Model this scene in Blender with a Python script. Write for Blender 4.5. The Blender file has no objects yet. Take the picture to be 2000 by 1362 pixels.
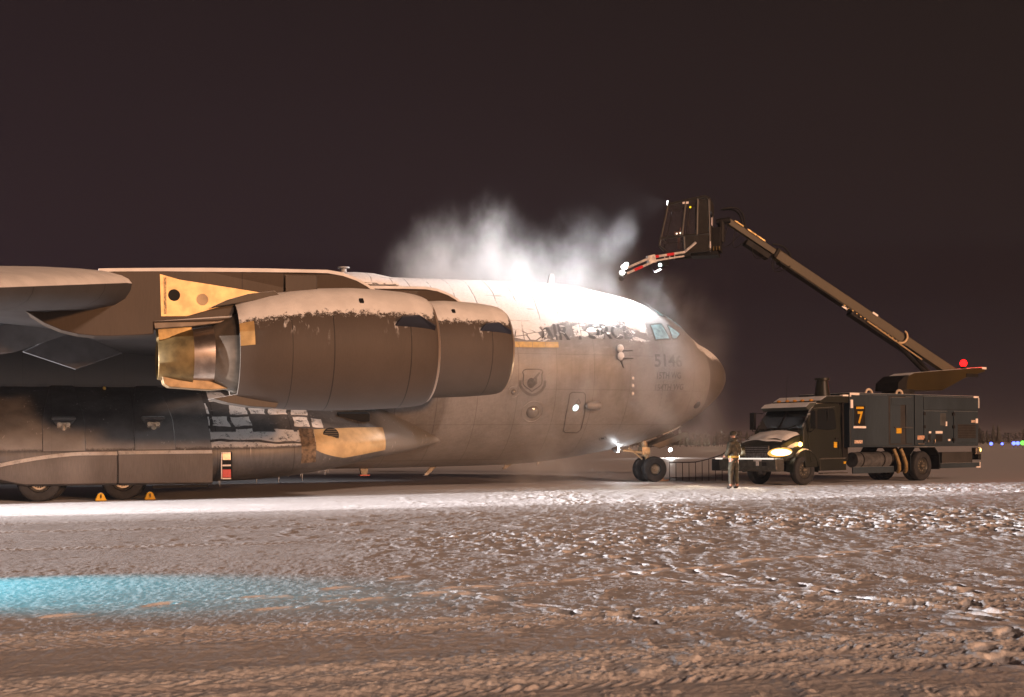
import bpy, bmesh, math, random
import numpy as np
from mathutils import Vector, Matrix, Euler
R = math.radians
random.seed(4)
sc = bpy.context.scene
col = sc.collection

# ------------------------------------------------------------------ camera
cam = bpy.data.cameras.new("camera")
cam_o = bpy.data.objects.new("camera", cam); col.objects.link(cam_o)
cam_o.location = (0, 0, 1.48)
cam_o.rotation_euler = (R(90), R(0.5), 0)
cam.sensor_width = 36; cam.lens = 43.2; cam.shift_y = 0.0946
cam.clip_start = 0.1; cam.clip_end = 6000
sc.camera = cam_o

# ------------------------------------------------------------------ shader helper
class Sk:
    """A shader socket with arithmetic."""
    def __init__(s, nt, sock): s.nt = nt; s.s = sock
    def _m(s, op, b=None, c=None):
        n = s.nt.nodes.new("ShaderNodeMath"); n.operation = op
        for i, v in enumerate((s, b, c)):
            if v is None: continue
            if isinstance(v, Sk): s.nt.links.new(v.s, n.inputs[i])
            else: n.inputs[i].default_value = v
        return Sk(s.nt, n.outputs[0])
    def __add__(s, b): return s._m("ADD", b)
    __radd__ = __add__
    def __mul__(s, b): return s._m("MULTIPLY", b)
    __rmul__ = __mul__
    def __sub__(s, b): return s._m("SUBTRACT", b)
    def __rsub__(s, b): return (s * -1.0) + b
    def __truediv__(s, b): return s._m("DIVIDE", b)
    def gt(s, b): return s._m("GREATER_THAN", b)
    def lt(s, b): return s._m("LESS_THAN", b)
    def mx(s, b): return s._m("MAXIMUM", b)
    def mn(s, b): return s._m("MINIMUM", b)
    def frac(s): return s._m("FRACT")
    def abs(s): return s._m("ABSOLUTE")
    def pw(s, b): return s._m("POWER", b)
    def inv(s): return s * -1.0 + 1.0
    def step(s, lo, hi, a=0.0, b=1.0):
        n = s.nt.nodes.new("ShaderNodeMapRange"); n.interpolation_type = "SMOOTHSTEP"; n.clamp = True
        for k, v in zip(range(5), (s, lo, hi, a, b)):
            if isinstance(v, Sk): s.nt.links.new(v.s, n.inputs[k])
            else: n.inputs[k].default_value = v
        return Sk(s.nt, n.outputs[0])

class NT:
    def __init__(s, name):
        s.m = bpy.data.materials.new(name); s.m.use_nodes = True
        s.t = s.m.node_tree; s.t.nodes.clear()
        s.out = s.t.nodes.new("ShaderNodeOutputMaterial")
    def n(s, ty, **kw):
        nd = s.t.nodes.new(ty)
        for k, v in kw.items(): setattr(nd, k, v)
        return nd
    def l(s, a, b): s.t.links.new(a.s if isinstance(a, Sk) else a, b)
    def set(s, node, key, v):
        if isinstance(v, Sk): s.l(v, node.inputs[key])
        elif hasattr(v, "is_output"): s.t.links.new(v, node.inputs[key])
        else: node.inputs[key].default_value = v
    def obj(s):
        if not hasattr(s, "_o"):
            s._o = s.n("ShaderNodeTexCoord").outputs["Object"]
        return s._o
    def xyz(s, vec=None):
        x = s.n("ShaderNodeSeparateXYZ"); s.l(vec if vec is not None else s.obj(), x.inputs[0])
        return [Sk(s.t, o) for o in x.outputs]
    def comb(s, a, b, c):
        x = s.n("ShaderNodeCombineXYZ")
        for i, v in enumerate((a, b, c)): s.set(x, i, v)
        return x.outputs[0]
    def nrm(s):
        g = s.n("ShaderNodeNewGeometry"); x = s.n("ShaderNodeSeparateXYZ"); s.l(g.outputs["Normal"], x.inputs[0])
        return [Sk(s.t, o) for o in x.outputs]
    def noise(s, scale, detail=3, rough=0.55, vec=None, st=(1, 1, 1), dist=0.0):
        mp = s.n("ShaderNodeMapping"); s.l(vec if vec is not None else s.obj(), mp.inputs[0])
        mp.inputs["Scale"].default_value = st
        n = s.n("ShaderNodeTexNoise"); s.l(mp.outputs[0], n.inputs["Vector"])
        n.inputs["Scale"].default_value = scale; n.inputs["Detail"].default_value = detail
        n.inputs["Roughness"].default_value = rough; n.inputs["Distortion"].default_value = dist
        return Sk(s.t, n.outputs[0])
    def voro(s, scale, feature="F1", vec=None, st=(1, 1, 1), out="Distance"):
        mp = s.n("ShaderNodeMapping"); s.l(vec if vec is not None else s.obj(), mp.inputs[0])
        mp.inputs["Scale"].default_value = st
        n = s.n("ShaderNodeTexVoronoi"); n.feature = feature; s.l(mp.outputs[0], n.inputs["Vector"])
        n.inputs["Scale"].default_value = scale
        o = n.outputs[out]
        if out == "Color":
            x = s.n("ShaderNodeSeparateColor"); s.l(o, x.inputs[0]); o = x.outputs[0]
        return Sk(s.t, o)
    def mixc(s, f, a, b):
        n = s.n("ShaderNodeMix", data_type="RGBA")
        s.set(n, 0, f)
        for k, v in ((6, a), (7, b)):
            if hasattr(v, "is_output"): s.t.links.new(v, n.inputs[k])
            else: n.inputs[k].default_value = (*v[:3], 1)
        return n.outputs[2]
    def bump(s, h, strength=0.5, dist=0.02):
        b = s.n("ShaderNodeBump"); b.inputs["Strength"].default_value = strength; b.inputs["Distance"].default_value = dist
        s.l(h, b.inputs["Height"]); return b.outputs[0]
    def pbr(s, base, rough=0.5, metal=0.0, normal=None, spec=0.4, **kw):
        p = s.n("ShaderNodeBsdfPrincipled")
        if hasattr(base, "is_output"): s.t.links.new(base, p.inputs["Base Color"])
        else: p.inputs["Base Color"].default_value = (*base, 1)
        s.set(p, "Roughness", rough); s.set(p, "Metallic", metal); s.set(p, "Specular IOR Level", spec)
        if normal is not None: s.t.links.new(normal, p.inputs["Normal"])
        for k, v in kw.items(): s.set(p, k, v)
        s.t.links.new(p.outputs[0], s.out.inputs[0]); return p

# ------------------------------------------------------------------ world: dull brown-violet night overcast
wd = bpy.data.worlds.new("World"); sc.world = wd; wd.use_nodes = True
wt = wd.node_tree; wt.nodes.clear()
w_out = wt.nodes.new("ShaderNodeOutputWorld"); w_bg = wt.nodes.new("ShaderNodeBackground")
w_tc = wt.nodes.new("ShaderNodeTexCoord"); w_sp = wt.nodes.new("ShaderNodeSeparateXYZ")
wt.links.new(w_tc.outputs["Generated"], w_sp.inputs[0])
w_ns = wt.nodes.new("ShaderNodeTexNoise"); w_ns.inputs["Scale"].default_value = 3.0; w_ns.inputs["Detail"].default_value = 4
wt.links.new(w_tc.outputs["Generated"], w_ns.inputs["Vector"])
w_rm = wt.nodes.new("ShaderNodeValToRGB")
el = w_rm.color_ramp.elements
el[0].position = 0.0; el[0].color = (.0340, .0215, .0245, 1)
el[1].position = 1.0; el[1].color = (.0125, .0098, .0092, 1)
e = el.new(0.10); e.color = (.0262, .0163, .0186, 1)
e = el.new(0.20); e.color = (.0268, .0167, .0172, 1)
e = el.new(0.36); e.color = (.0225, .0148, .0142, 1)
wa = wt.nodes.new("ShaderNodeMath"); wa.operation = "MULTIPLY_ADD"; wa.inputs[1].default_value = .06; wa.inputs[2].default_value = -.03
wt.links.new(w_ns.outputs[0], wa.inputs[0])
wb = wt.nodes.new("ShaderNodeMath"); wb.operation = "ADD"
wt.links.new(w_sp.outputs[2], wb.inputs[0]); wt.links.new(wa.outputs[0], wb.inputs[1])
wt.links.new(wb.outputs[0], w_rm.inputs[0])
w_tr = wt.nodes.new("ShaderNodeValToRGB"); w_tr.color_ramp.elements[0].position = .28; w_tr.color_ramp.elements[0].color = (1.0, .90, 1.04, 1); w_tr.color_ramp.elements[1].position = .72; w_tr.color_ramp.elements[1].color = (.84, .80, .70, 1)
wx = wt.nodes.new("ShaderNodeMath"); wx.operation = "MULTIPLY_ADD"; wx.inputs[1].default_value = .5; wx.inputs[2].default_value = .5; wt.links.new(w_sp.outputs[0], wx.inputs[0])
wx2 = wt.nodes.new("ShaderNodeMath"); wx2.operation = "ADD"; wt.links.new(wx.outputs[0], wx2.inputs[0]); wt.links.new(wa.outputs[0], wx2.inputs[1]); wt.links.new(wx2.outputs[0], w_tr.inputs[0])
w_ml = wt.nodes.new("ShaderNodeMix"); w_ml.data_type = "RGBA"; w_ml.blend_type = "MULTIPLY"; w_ml.inputs[0].default_value = 1.0
wt.links.new(w_rm.outputs[0], w_ml.inputs[6]); wt.links.new(w_tr.outputs[0], w_ml.inputs[7]); wt.links.new(w_ml.outputs[2], w_bg.inputs[0]); w_bg.inputs[1].default_value = .93
wt.links.new(w_bg.outputs[0], w_out.inputs[0])

# ------------------------------------------------------------------ lamps of the apron
def sun(name, d, strength, color, angle):
    L = bpy.data.lights.new(name, "SUN"); L.energy = strength; L.color = color; L.angle = R(angle)
    o = bpy.data.objects.new(name, L); col.objects.link(o)
    o.rotation_euler = Vector(d).to_track_quat("-Z", "Y").to_euler(); return o
def flood_dir(az, elev):
    """az: degrees to the right of the viewer's back; light travels this way"""
    h_ = Vector((math.sin(R(az)), -math.cos(R(az)), 0)) * math.cos(R(elev)); h_.z = math.sin(R(elev)); return -h_
SODIUM = (1.0, .47, .21)
sun("apron_flood_low", flood_dir(37, 5.5), 2.1, SODIUM, 3.0)
sun("apron_flood_high", flood_dir(30, 19), 1.85, (1.0, .65, .48), 4.0)
def spot(name, loc, tgt, power, color, size, blend=.3, radius=.1, scale=None):
    L = bpy.data.lights.new(name, "SPOT"); L.energy = power; L.color = color; L.spot_size = R(size); L.spot_blend = blend
    L.shadow_soft_size = radius
    o = bpy.data.objects.new(name, L); col.objects.link(o); o.location = loc
    o.rotation_euler = (Vector(tgt) - Vector(loc)).to_track_quat("-Z", "Y").to_euler()
    if scale: o.scale = scale
    return o
def point(name, loc, power, color, radius=.08):
    L = bpy.data.lights.new(name, "POINT"); L.energy = power; L.color = color; L.shadow_soft_size = radius
    o = bpy.data.objects.new(name, L); col.objects.link(o); o.location = loc; return o
# service vehicles parked off to the left sweep the apron with low beams
spot("service_beam_strip", (-60, 15, 9.0), (-3.6, 33.3, -.45), 680000, (1, .95, .96), 8.2, .25, .3)
spot("service_beam_soft", (-60, 14.6, 9.0), (-3.2, 31.0, -.9), 300000, (1, .94, .95), 10.5, 1.0, .3)
spot("service_beam_low", (-75, 17.0, 3.0), (10, 23.0, 0.2), 900000, (1, .94, .95), 23.5, .85, .2)
spot("service_beam_cyan", (-9.0, 13.75, 3.1), (-4.9, 12.85, 0), 1900, (.01, .60, .80), 40, .8, .05)
# work lamps on the de-icing basket, and vehicle lamps
spot("nozzle_lamp", (4.00, 44.25, 7.72), (0.7, 45.2, 5.6), 1250, (.93, .97, 1), 150, .8, .12)
spot("basket_lamp", (6.15, 47.9, 10.9), (-7.5, 46.6, 8.4), 12500, (.97, .97, 1), 95, 1.0, .10)

sc.view_settings.view_transform = "Standard"; sc.view_settings.look = "None"
sc.view_settings.exposure = 0; sc.view_settings.gamma = 1
sc.cycles.use_denoising = True
sc.cycles.max_bounces = 5; sc.cycles.diffuse_bounces = 3; sc.cycles.glossy_bounces = 3
sc.cycles.transmission_bounces = 4; sc.cycles.volume_bounces = 1; sc.cycles.transparent_max_bounces = 8
sc.cycles.sample_clamp_indirect = 4.0
sc.cycles.volume_step_rate = 0.5
sc.cycles.volume_max_steps = 256
sc.cycles.caustics_reflective = False; sc.cycles.caustics_refractive = False

# ------------------------------------------------------------------ mesh helper
class MB:
    def __init__(s, mat=None): s.v = []; s.f = []; s.m = mat
    def add(s, vs, fs, M=None):
        o = len(s.v)
        for p in vs:
            p = Vector(p)
            if M is not None: p = M @ p
            if s.m is not None: p = s.m @ p
            s.v.append(p)
        s.f += [tuple(i + o for i in f) for f in fs]; return s
    def box(s, c, d, rot=None, M=None):
        x, y, z = [k / 2 for k in d]
        vs = [Vector(p) for p in ((-x, -y, -z), (x, -y, -z), (x, y, -z), (-x, y, -z), (-x, -y, z), (x, -y, z), (x, y, z), (-x, y, z))]
        if rot is not None:
            E = Euler(rot).to_matrix(); vs = [E @ p for p in vs]
        vs = [p + Vector(c) for p in vs]
        return s.add(vs, [(3, 2, 1, 0), (4, 5, 6, 7), (0, 1, 5, 4), (1, 2, 6, 5), (2, 3, 7, 6), (3, 0, 4, 7)], M)
    def b2(s, a, b):
        return s.box([(i + j) / 2 for i, j in zip(a, b)], [abs(i - j) for i, j in zip(a, b)])
    def loft(s, rings, cap0=True, cap1=True, closed=True):
        n = len(rings[0]); vs = [p for r in rings for p in r]; fs = []
        for i in range(len(rings) - 1):
            for j in range(n if closed else n - 1):
                k = (j + 1) % n
                fs.append((i * n + j, i * n + k, (i + 1) * n + k, (i + 1) * n + j))
        if cap0: fs.append(tuple(range(n - 1, -1, -1)))
        if cap1: fs.append(tuple((len(rings) - 1) * n + j for j in range(n)))
        return s.add(vs, fs)
    def cyl(s, p0, p1, r0, r1=None, n=16, cap=True):
        p0, p1 = Vector(p0), Vector(p1); r1 = r0 if r1 is None else r1
        d = (p1 - p0).normalized(); a = d.orthogonal().normalized(); b = d.cross(a)
        rg = [[p + (a * math.cos(2 * math.pi * k / n) + b * math.sin(2 * math.pi * k / n)) * r for k in range(n)] for p, r in ((p0, r0), (p1, r1))]
        return s.loft(rg, cap, cap)
    def tube(s, pts, r, n=8):
        pts = [Vector(p) for p in pts]; rg = []; a = None
        for i, p in enumerate(pts):
            d = (pts[min(i + 1, len(pts) - 1)] - pts[max(i - 1, 0)]).normalized()
            a = d.orthogonal().normalized() if a is None else (a - d * a.dot(d)).normalized()
            b = d.cross(a)
            rr = r[i] if isinstance(r, (list, tuple)) else r
            rg.append([p + (a * math.cos(2 * math.pi * k / n) + b * math.sin(2 * math.pi * k / n)) * rr for k in range(n)])
        return s.loft(rg)
    def rev(s, prof, axis=1, n=32, c=(0, 0, 0), cap0=False, cap1=False):
        """prof: (along axis, radius[, centre z shift])"""
        rg = []
        for q in prof:
            t, r = q[0], q[1]; dz = q[2] if len(q) > 2 else 0
            ring = []
            for k in range(n):
                th = 2 * math.pi * k / n
                p = [0, 0, 0]; p[axis] = t; o = [i for i in range(3) if i != axis]
                p[o[0]] = r * math.cos(th); p[o[1]] = r * math.sin(th)
                p[2] += dz
                ring.append(Vector(p) + Vector(c))
            rg.append(ring)
        return s.loft(rg, cap0, cap1)
    def prism(s, poly, f0, f1):
        """poly 2-D points; f0,f1 map (p,q) to 3-D for both faces"""
        n = len(poly); vs = [f0(*p) for p in poly] + [f1(*p) for p in poly]
        fs = [tuple(range(n - 1, -1, -1)), tuple(range(n, 2 * n))] + [(i, (i + 1) % n, n + (i + 1) % n, n + i) for i in range(n)]
        return s.add(vs, fs)
    def ball(s, c, r, n=12):
        r = r if isinstance(r, (tuple, list)) else (r, r, r)
        rg = []
        for i in range(n + 1):
            t = -math.pi / 2 + math.pi * i / n
            k_ = max(math.cos(t), 1e-3)
            rg.append([Vector((c[0] + r[0] * k_ * math.cos(2 * math.pi * j / (2 * n)), c[1] + r[1] * k_ * math.sin(2 * math.pi * j / (2 * n)), c[2] + r[2] * math.sin(t))) for j in range(2 * n)])
        return s.loft(rg)
    def build(s, name, mat, parent=None, smooth=None, bevel=0, loc=None, seg=2):
        me = bpy.data.meshes.new(name); me.from_pydata([tuple(p) for p in s.v], [], s.f)
        bm = bmesh.new(); bm.from_mesh(me); bmesh.ops.recalc_face_normals(bm, faces=bm.faces); bm.to_mesh(me); bm.free()
        me.materials.append(mat)
        if smooth is not None:
            me.shade_smooth(); me.set_sharp_from_angle(angle=R(smooth))
        o = bpy.data.objects.new(name, me); col.objects.link(o)
        if parent is not None: o.parent = parent
        if loc is not None: o.location = loc
        if bevel:
            b = o.modifiers.new("bevel", "BEVEL"); b.width = bevel; b.segments = seg; b.limit_method = "ANGLE"; b.angle_limit = R(40)
        return o
def tag(o, label=None, cat=None, group=None, kind=None):
    if label: o["label"] = label
    if cat: o["category"] = cat
    if group: o["group"] = group
    if kind: o["kind"] = kind
    return o
def empty(name, M):
    o = bpy.data.objects.new(name, None); col.objects.link(o); o.matrix_world = M; o.empty_display_size = .3; return o
def copy_tree(o, parent=None):
    c = o.copy(); col.objects.link(c); c.parent = parent
    for ch in list(o.children): copy_tree(ch, c)
    return c

# ------------------------------------------------------------------ materials
def simple(name, c, rough=.5, metal=0., var=.25, scale=3., spec=.4, bumpk=0.):
    t = NT(name); f = t.noise(scale, 4)
    d = t.mixc(f.step(.3, .7), [k * (1 - var) for k in c], [k * (1 + var) for k in c])
    nb = t.bump(t.noise(scale * 12, 3), bumpk, .004) if bumpk else None
    t.pbr(d, rough, metal, nb, spec); return t.m
def emit(name, c, s):
    t = NT(name); e = t.n("ShaderNodeEmission"); e.inputs[0].default_value = (*c, 1); e.inputs[1].default_value = s
    t.l(e.outputs[0], t.out.inputs[0]); return t.m
SNOW = (.78, .77, .76)
def snowed(name, c, lo=.45, hi=.6, rough=.58, rag=.35, var=.18, lines=None, streak=.0, metal=0., crack=0., nscale=5., noise_in=None):
    """painted skin with settled snow where it faces up; ragged lower edge"""
    t = NT(name); nx, ny, nz = t.nrm(); x, y, z = t.xyz()
    n1 = t.noise(nscale, 6, .68); n2 = t.noise(nscale * 5, 4, .7); n3 = t.noise(.8, 3)
    s = nz + (n1 - .5) * rag + (n2 - .5) * rag * .7
    mask = s.step(lo, hi)
    dirt = t.noise(1.2, 5, .6, st=(.6, 1, .25)); fine = t.noise(40, 2, .5, st=(1, 1, .08))
    base = t.mixc((dirt * .7 + fine * .3).step(.3, .7), [k * (1 - var) for k in c], [k * (1 + var) for k in c])
    if lines:
        ln = None
        for axis, pos, wdt in lines:
            q = ((x, y, z)[axis] - pos).abs().step(wdt * .5, wdt, 1, 0)
            ln = q if ln is None else ln.mx(q)
        base = t.mixc(ln * .75, base, (.008, .007, .007))
    if streak:
        dr = t.noise(9, 3, .6, st=(1, 1, .06)); st = (dr.step(.56, .7) * s.step(lo - .45, lo) * t.noise(1.3, 2).step(.45, .6)) * streak
        mask = mask.mx(st)
    sn = t.mixc(t.noise(2.2, 4).step(.3, .7), [k * .86 for k in SNOW], SNOW)
    colr = t.mixc(mask, base, sn)
    hgt = mask + (t.noise(28, 4, .65) * mask) * .5
    t.pbr(colr, mask * (.85 - rough) + rough, mask.inv() * metal, t.bump(hgt, .7, .03), .22); return t.m

GREY = (.105, .10, .098)
M_tyre = simple("tyre_rubber", (.018, .018, .02), .75, 0, .4, 6)
M_rim = simple("wheel_rim", (.22, .20, .17), .4, .7, .3, 9)
M_hub = simple("wheel_hub", (.30, .26, .20), .4, .6, .3, 12)
M_dark = simple("dark_void", (.006, .006, .006), .8, 0, .2)
M_metal = simple("bare_metal", (.33, .28, .24), .32, .85, .2, 5)
M_steel = simple("oily_steel", (.10, .095, .09), .45, .6, .3, 8)
M_white = simple("reflective_white", (.8, .72, .66), .4, 0, .1, 20)
M_red = simple("reflective_red", (.55, .03, .04), .4, 0, .1, 20)
M_yel = simple("chrome_yellow", (.60, .34, .015), .5, 0, .2, 14)
M_chock = snowed("yellow_chock_paint", (.62, .36, .02), .6, .85, .5, .5)
M_nac = snowed("nacelle_paint", (.076, .061, .050), .49, .535, .62, .42, .10,
               [(0, -.85, .016), (0, -2.7, .016), (0, -3.65, .010)], .9, nscale=9.)

# ------------------------------------------------------------------ snowy apron (one sheet to the horizon)
rng = np.random.default_rng(11)
_perm = rng.permutation(4096).astype(np.int64); _val = rng.random(4096).astype(np.float32)
def vnoise(x, y):
    xi = np.floor(x).astype(np.int64); yi = np.floor(y).astype(np.int64)
    fx = x - xi; fy = y - yi; fx = fx * fx * (3 - 2 * fx); fy = fy * fy * (3 - 2 * fy)
    def g(a, b): return _val[_perm[(a + _perm[b & 4095]) & 4095]]
    return ((g(xi, yi) * (1 - fx) + g(xi + 1, yi) * fx) * (1 - fy) + (g(xi, yi + 1) * (1 - fx) + g(xi + 1, yi + 1) * fx) * fy)
def fbm(x, y, o=4, g=.5):
    t = 0; a = 1; n = 0
    for i in range(o):
        t = t + a * vnoise(x * 2 ** i + 17.3 * i, y * 2 ** i - 9.1 * i); n += a; a *= g
    return t / n
def sst(v, a, b):
    t = np.clip((v - a) / (b - a), 0, 1); return t * t * (3 - 2 * t)
def ground_fields(X, Y):
    near = 1 - sst(np.abs(Y), 60, 110)
    d = .24; c_, s_ = 1 / math.hypot(1, d), d / math.hypot(1, d)
    U = X * c_ + Y * s_; V = -X * s_ + Y * c_            # along / across the vehicle tracks
    fresh = .35 * fbm(X * .35, Y * .35, 4) + .3 * fbm(U * 1.2, V * 2.0, 5, .6)
    nearf = 1 - sst(Y, 11, 19)
    H = .012 * (fbm(X * .4, Y * .4, 3) - .5) + .005 * (fbm(U * 2.0, V * 3.2, 4) - .5) + .0035 * (fbm(X * 6, Y * 6, 3) - .5) + .009 * (fbm(X * 11, Y * 10, 3) - .5) * nearf + .007 * (fbm(X * 30, Y * 24, 2) - .5) * nearf
    # wind crust scratches
    sc_ = fbm(U * 1.3 + 3 * fbm(X * .3, Y * .3, 2), V * 9, 3); H += .004 * sst(sc_, .58, .72)
    # lumps and scuffed prints thrown up by wheels (right half)
    reg = sst(X, -4.5, 4.5) * sst(Y, 12, 20) * (1 - sst(Y, 40, 47)) * (.30 + .70 * sst(fbm(X * .22 + 5, Y * .13, 3), .38, .6))
    w1 = fbm(X * .5 + 40, Y * .5, 2) * 1.2
    k = sst(fbm(X * 4.3 + w1, Y * 2.5 + w1, 3, .55), .51, .66)
    ks = sst(fbm(X * 10.5, Y * 6, 2), .55, .74)
    H += reg * (.034 * k + .020 * ks); fresh = fresh + reg * (k * .35 + ks * .25)
    k2 = sst(fbm(X * 2.3 + 9, Y * 1.6 - 5, 4, .55), .60, .74) * (1 - reg) * sst(Y, 16, 20) * (1 - sst(Y, 42, 50)) * sst(X, -9, 0)
    H += .012 * k2; fresh = fresh + .2 * k2
    k3 = sst(fbm(X * 3.4 - 7, Y * 2.6 + 3, 5, .62), .58, .70) * (1 - sst(Y, 13, 18)) * sst(X, -3.5, 1.5)
    H += .014 * k3; fresh = fresh + .18 * k3
    # straight wheel tracks in the foreground with fluffy edges and tread bars
    tr = np.zeros_like(X)
    for v0, w_, a_ in ((10.35, .17, 1.), (9.98, .10, .8), (8.35, .20, 1.), (7.98, .12, .9), (7.55, .16, .9), (12.3, .10, .35), (19.5, .2, .5), (23.6, .22, .5), (26.4, .22, .4), (30.5, .3, .4)):
        vv = V - v0 - .10 * (fbm(U * .35 + v0, V * 0 + v0, 3) - .5)
        rim = np.exp(-((vv) / w_) ** 2)
        crumb = fbm(X * 9 + v0, Y * 9, 3) - .45; fine = fbm(X * 26, Y * 22 + v0, 2) - .5
        hv = vv + .25
        ch = (((U + 1.0 * np.abs(hv)) / .115) % 1.0)
        bars = sst(ch, .10, .25) * (1 - sst(ch, .55, .70)) * np.exp(-(hv / .13) ** 4)
        H += a_ * (.019 * rim * (.55 + 1.1 * crumb + .9 * fine) - .012 * np.exp(-(hv / .15) ** 4) + .011 * bars * (.6 + .8 * fbm(X * 4, Y * 4, 2))); tr += a_ * rim * (.7 + 1.2 * crumb)
    fresh = fresh + .75 * np.clip(tr, 0, 1)
    # boot prints
    r2 = np.random.default_rng(5)
    prints = []
    for (x0, y0, x1, y1, n) in ((-2.1, 11.4, 6.2, 17.6, 22), (-.4, 12.2, 1.2, 10.2, 6), (.9, 16.8, 3.5, 11.2, 12), (5.2, 9.0, 1.4, 13.9, 12), (-4.0, 10.9, -1.1, 13.6, 5), (3.4, 8.2, 4.6, 12.5, 8)):
        for i in range(n):
            t = i / max(n - 1, 1)
            prints.append((x0 + (x1 - x0) * t + r2.normal(0, .09), y0 + (y1 - y0) * t + r2.normal(0, .12), math.atan2(y1 - y0, x1 - x0) + r2.normal(0, .3)))
    for (px_, py_, an) in prints:
        m = (np.abs(X - px_) < .6) & (np.abs(Y - py_) < .6)
        if not m.any(): continue
        dx = X[m] - px_; dy = Y[m] - py_
        p = (dx * math.cos(an) + dy * math.sin(an)) / .19; q = (-dx * math.sin(an) + dy * math.cos(an)) / .085
        rr = np.sqrt(p * p + q * q)
        H[m] += -.030 * (1 - sst(rr, .7, 1.15)) + .012 * np.exp(-((rr - 1.5) / .35) ** 2) * fbm(dx * 9 + px_, dy * 9 + py_, 2) * 1.4
        fresh[m] += .15 * np.exp(-((rr - 1.5) / .4) ** 2)
    # nothing tall under the aircraft and truck
    H = H * near * (1 - sst(np.abs(X) / (np.abs(Y) * .455 + 1.4), 1.0, 1.25))
    # far snow bank beyond the apron
    H = H + .30 * np.exp(-((Y - .05 * X - 225) / 7) ** 2) * (.6 + .8 * fbm(X * .05, Y * .05, 3)) * (Y > 100)
    return H, np.clip(fresh, 0, 1.2)
def make_ground():
    yr = np.concatenate([-np.geomspace(1500, 4, 22), np.linspace(-2.6, 5.2, 14), np.geomspace(5.6, 62, 1000), np.geomspace(63, 1600, 110)])
    s_ = np.linspace(-1, 1, 1250)
    # dense in the visible wedge, still reaching far to both sides
    s_ = np.concatenate([-np.geomspace(60, 1.02, 20), s_, np.geomspace(1.02, 60, 20)])
    Yg, S = np.meshgrid(yr, s_, indexing="ij")
    X = S * (np.abs(Yg) * .455 + 1.4); X = 2100 * np.tanh(X / 2100); X = X.astype(np.float32); Yg = Yg.astype(np.float32)
    H, fr = ground_fields(X, Yg)
    n0, n1 = X.shape
    me = bpy.data.meshes.new("snowy_apron")
    co = np.stack([X, Yg, H], -1).reshape(-1, 3).astype(np.float32)
    idx = np.arange(n0 * n1, dtype=np.int32).reshape(n0, n1)
    q = np.stack([idx[:-1, :-1], idx[:-1, 1:], idx[1:, 1:], idx[1:, :-1]], -1).reshape(-1, 4)
    me.vertices.add(len(co)); me.vertices.foreach_set("co", co.ravel())
    me.loops.add(q.size); me.loops.foreach_set("vertex_index", q.ravel())
    me.polygons.add(len(q)); me.polygons.foreach_set("loop_start", np.arange(0, q.size, 4, dtype=np.int32))
    me.update(calc_edges=True)
    at = me.attributes.new("fresh", "FLOAT", "POINT"); at.data.foreach_set("value", fr.ravel().astype(np.float32))
    me.shade_smooth()
    t = NT("packed_snow"); a = t.n("ShaderNodeAttribute", attribute_name="fresh"); f = Sk(t.t, a.outputs["Fac"])
    n1_ = t.noise(7, 5, .65); n2_ = t.noise(45, 3, .6); n3_ = t.noise(.35, 4, .6, st=(1, 2.2, 1))
    k = (f + (n1_ - .5) * .35 + (n2_ - .5) * .3).step(.30, .80)
    k = k.mx((n3_ - .48) * 1.6)
    c = t.mixc(k, (.68, .65, .645), (.82, .81, .81))
    c = t.mixc((n2_ + n1_ * .5).step(.62, .8) * .30, c, (.46, .43, .42))
    nb = t.bump(t.noise(22, 6, .75) * .6 + t.noise(80, 3, .7) * .5, .5, .016)
    t.pbr(c, k * .35 + .5, 0, nb, .35)
    me.materials.append(t.m)
    o = bpy.data.objects.new("snowy_apron", me); col.objects.link(o); o["kind"] = "structure"; return o
make_ground()

# ------------------------------------------------------------------ distant treeline and lights
def treeline():
    mb = MB(); r = random.Random(3)
    for i in range(900):
        x = r.uniform(-260, 420); y = r.uniform(560, 700); h = r.uniform(6, 12) * (.7 + .5 * math.sin(x * .021 + 1) ** 2)
        if r.random() < .55:
            for k in range(4):
                z0 = h * (.12 + .2 * k); rr = h * .21 * (1 - k * .2) * r.uniform(.8, 1.2)
                rg = []
                for j in range(9): 
                    th = j * 2 * math.pi / 9; q = rr * r.uniform(.7, 1.2); rg.append((x + q * math.cos(th), y + q * math.sin(th), z0 + r.uniform(-.3, .3)))
                ap = (x + r.uniform(-.2, .2), y, z0 + h * .34)
                mb.add(rg + [ap], [(j, (j + 1) % 9, 9) for j in range(9)])
            mb.cyl((x, y, 0), (x, y, h * .3), .15, .1, 5)
        else:
            mb.cyl((x, y, 0), (x, y, h * .6), .16, .06, 5)
            for k in range(26):
                c = Vector((x + r.gauss(0, h * .15), y + r.gauss(0, h * .15), h * r.uniform(.35, .95))); q = r.uniform(.3, .9)
                d = Vector((r.gauss(0, 1), r.gauss(0, 1), r.gauss(0, 1))).normalized(); e_ = d.orthogonal().normalized()
                mb.add([c + d * q, c + e_ * q * .6, c - d * q * .7, c - e_ * q * .6], [(0, 1, 2, 3)])
    o = mb.build("treeline", snowed("frosted_foliage", (.042, .042, .040), .85, 1.3, .8, .3, nscale=1.0))
    tag(o, "dark belt of frosted trees along the far edge of the airfield", "trees", kind="stuff")
treeline()
M_blue = emit("taxiway_blue", (.10, .14, 1.0), 5)
M_green = emit("taxiway_green", (.16, 1, .08), 2.5)
def taxi_light(name, lab, x, y, mat, r=.11, group=None):
    mb = MB(); mb.cyl((0, 0, 0), (0, 0, .04), .14, .12, 12); mb.cyl((0, 0, .04), (0, 0, .55), .03, .03, 8); mb.cyl((0, 0, .55), (0, 0, .68), .05, .09, 12)
    o = mb.build(name, M_steel, None, 40, loc=(x, y, 0)); tag(o, lab, "airfield light", group)
    MB().ball((0, 0, .68 + r * .7), (r, r, r), 8).build("lens", mat, o, 60); return o
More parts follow.
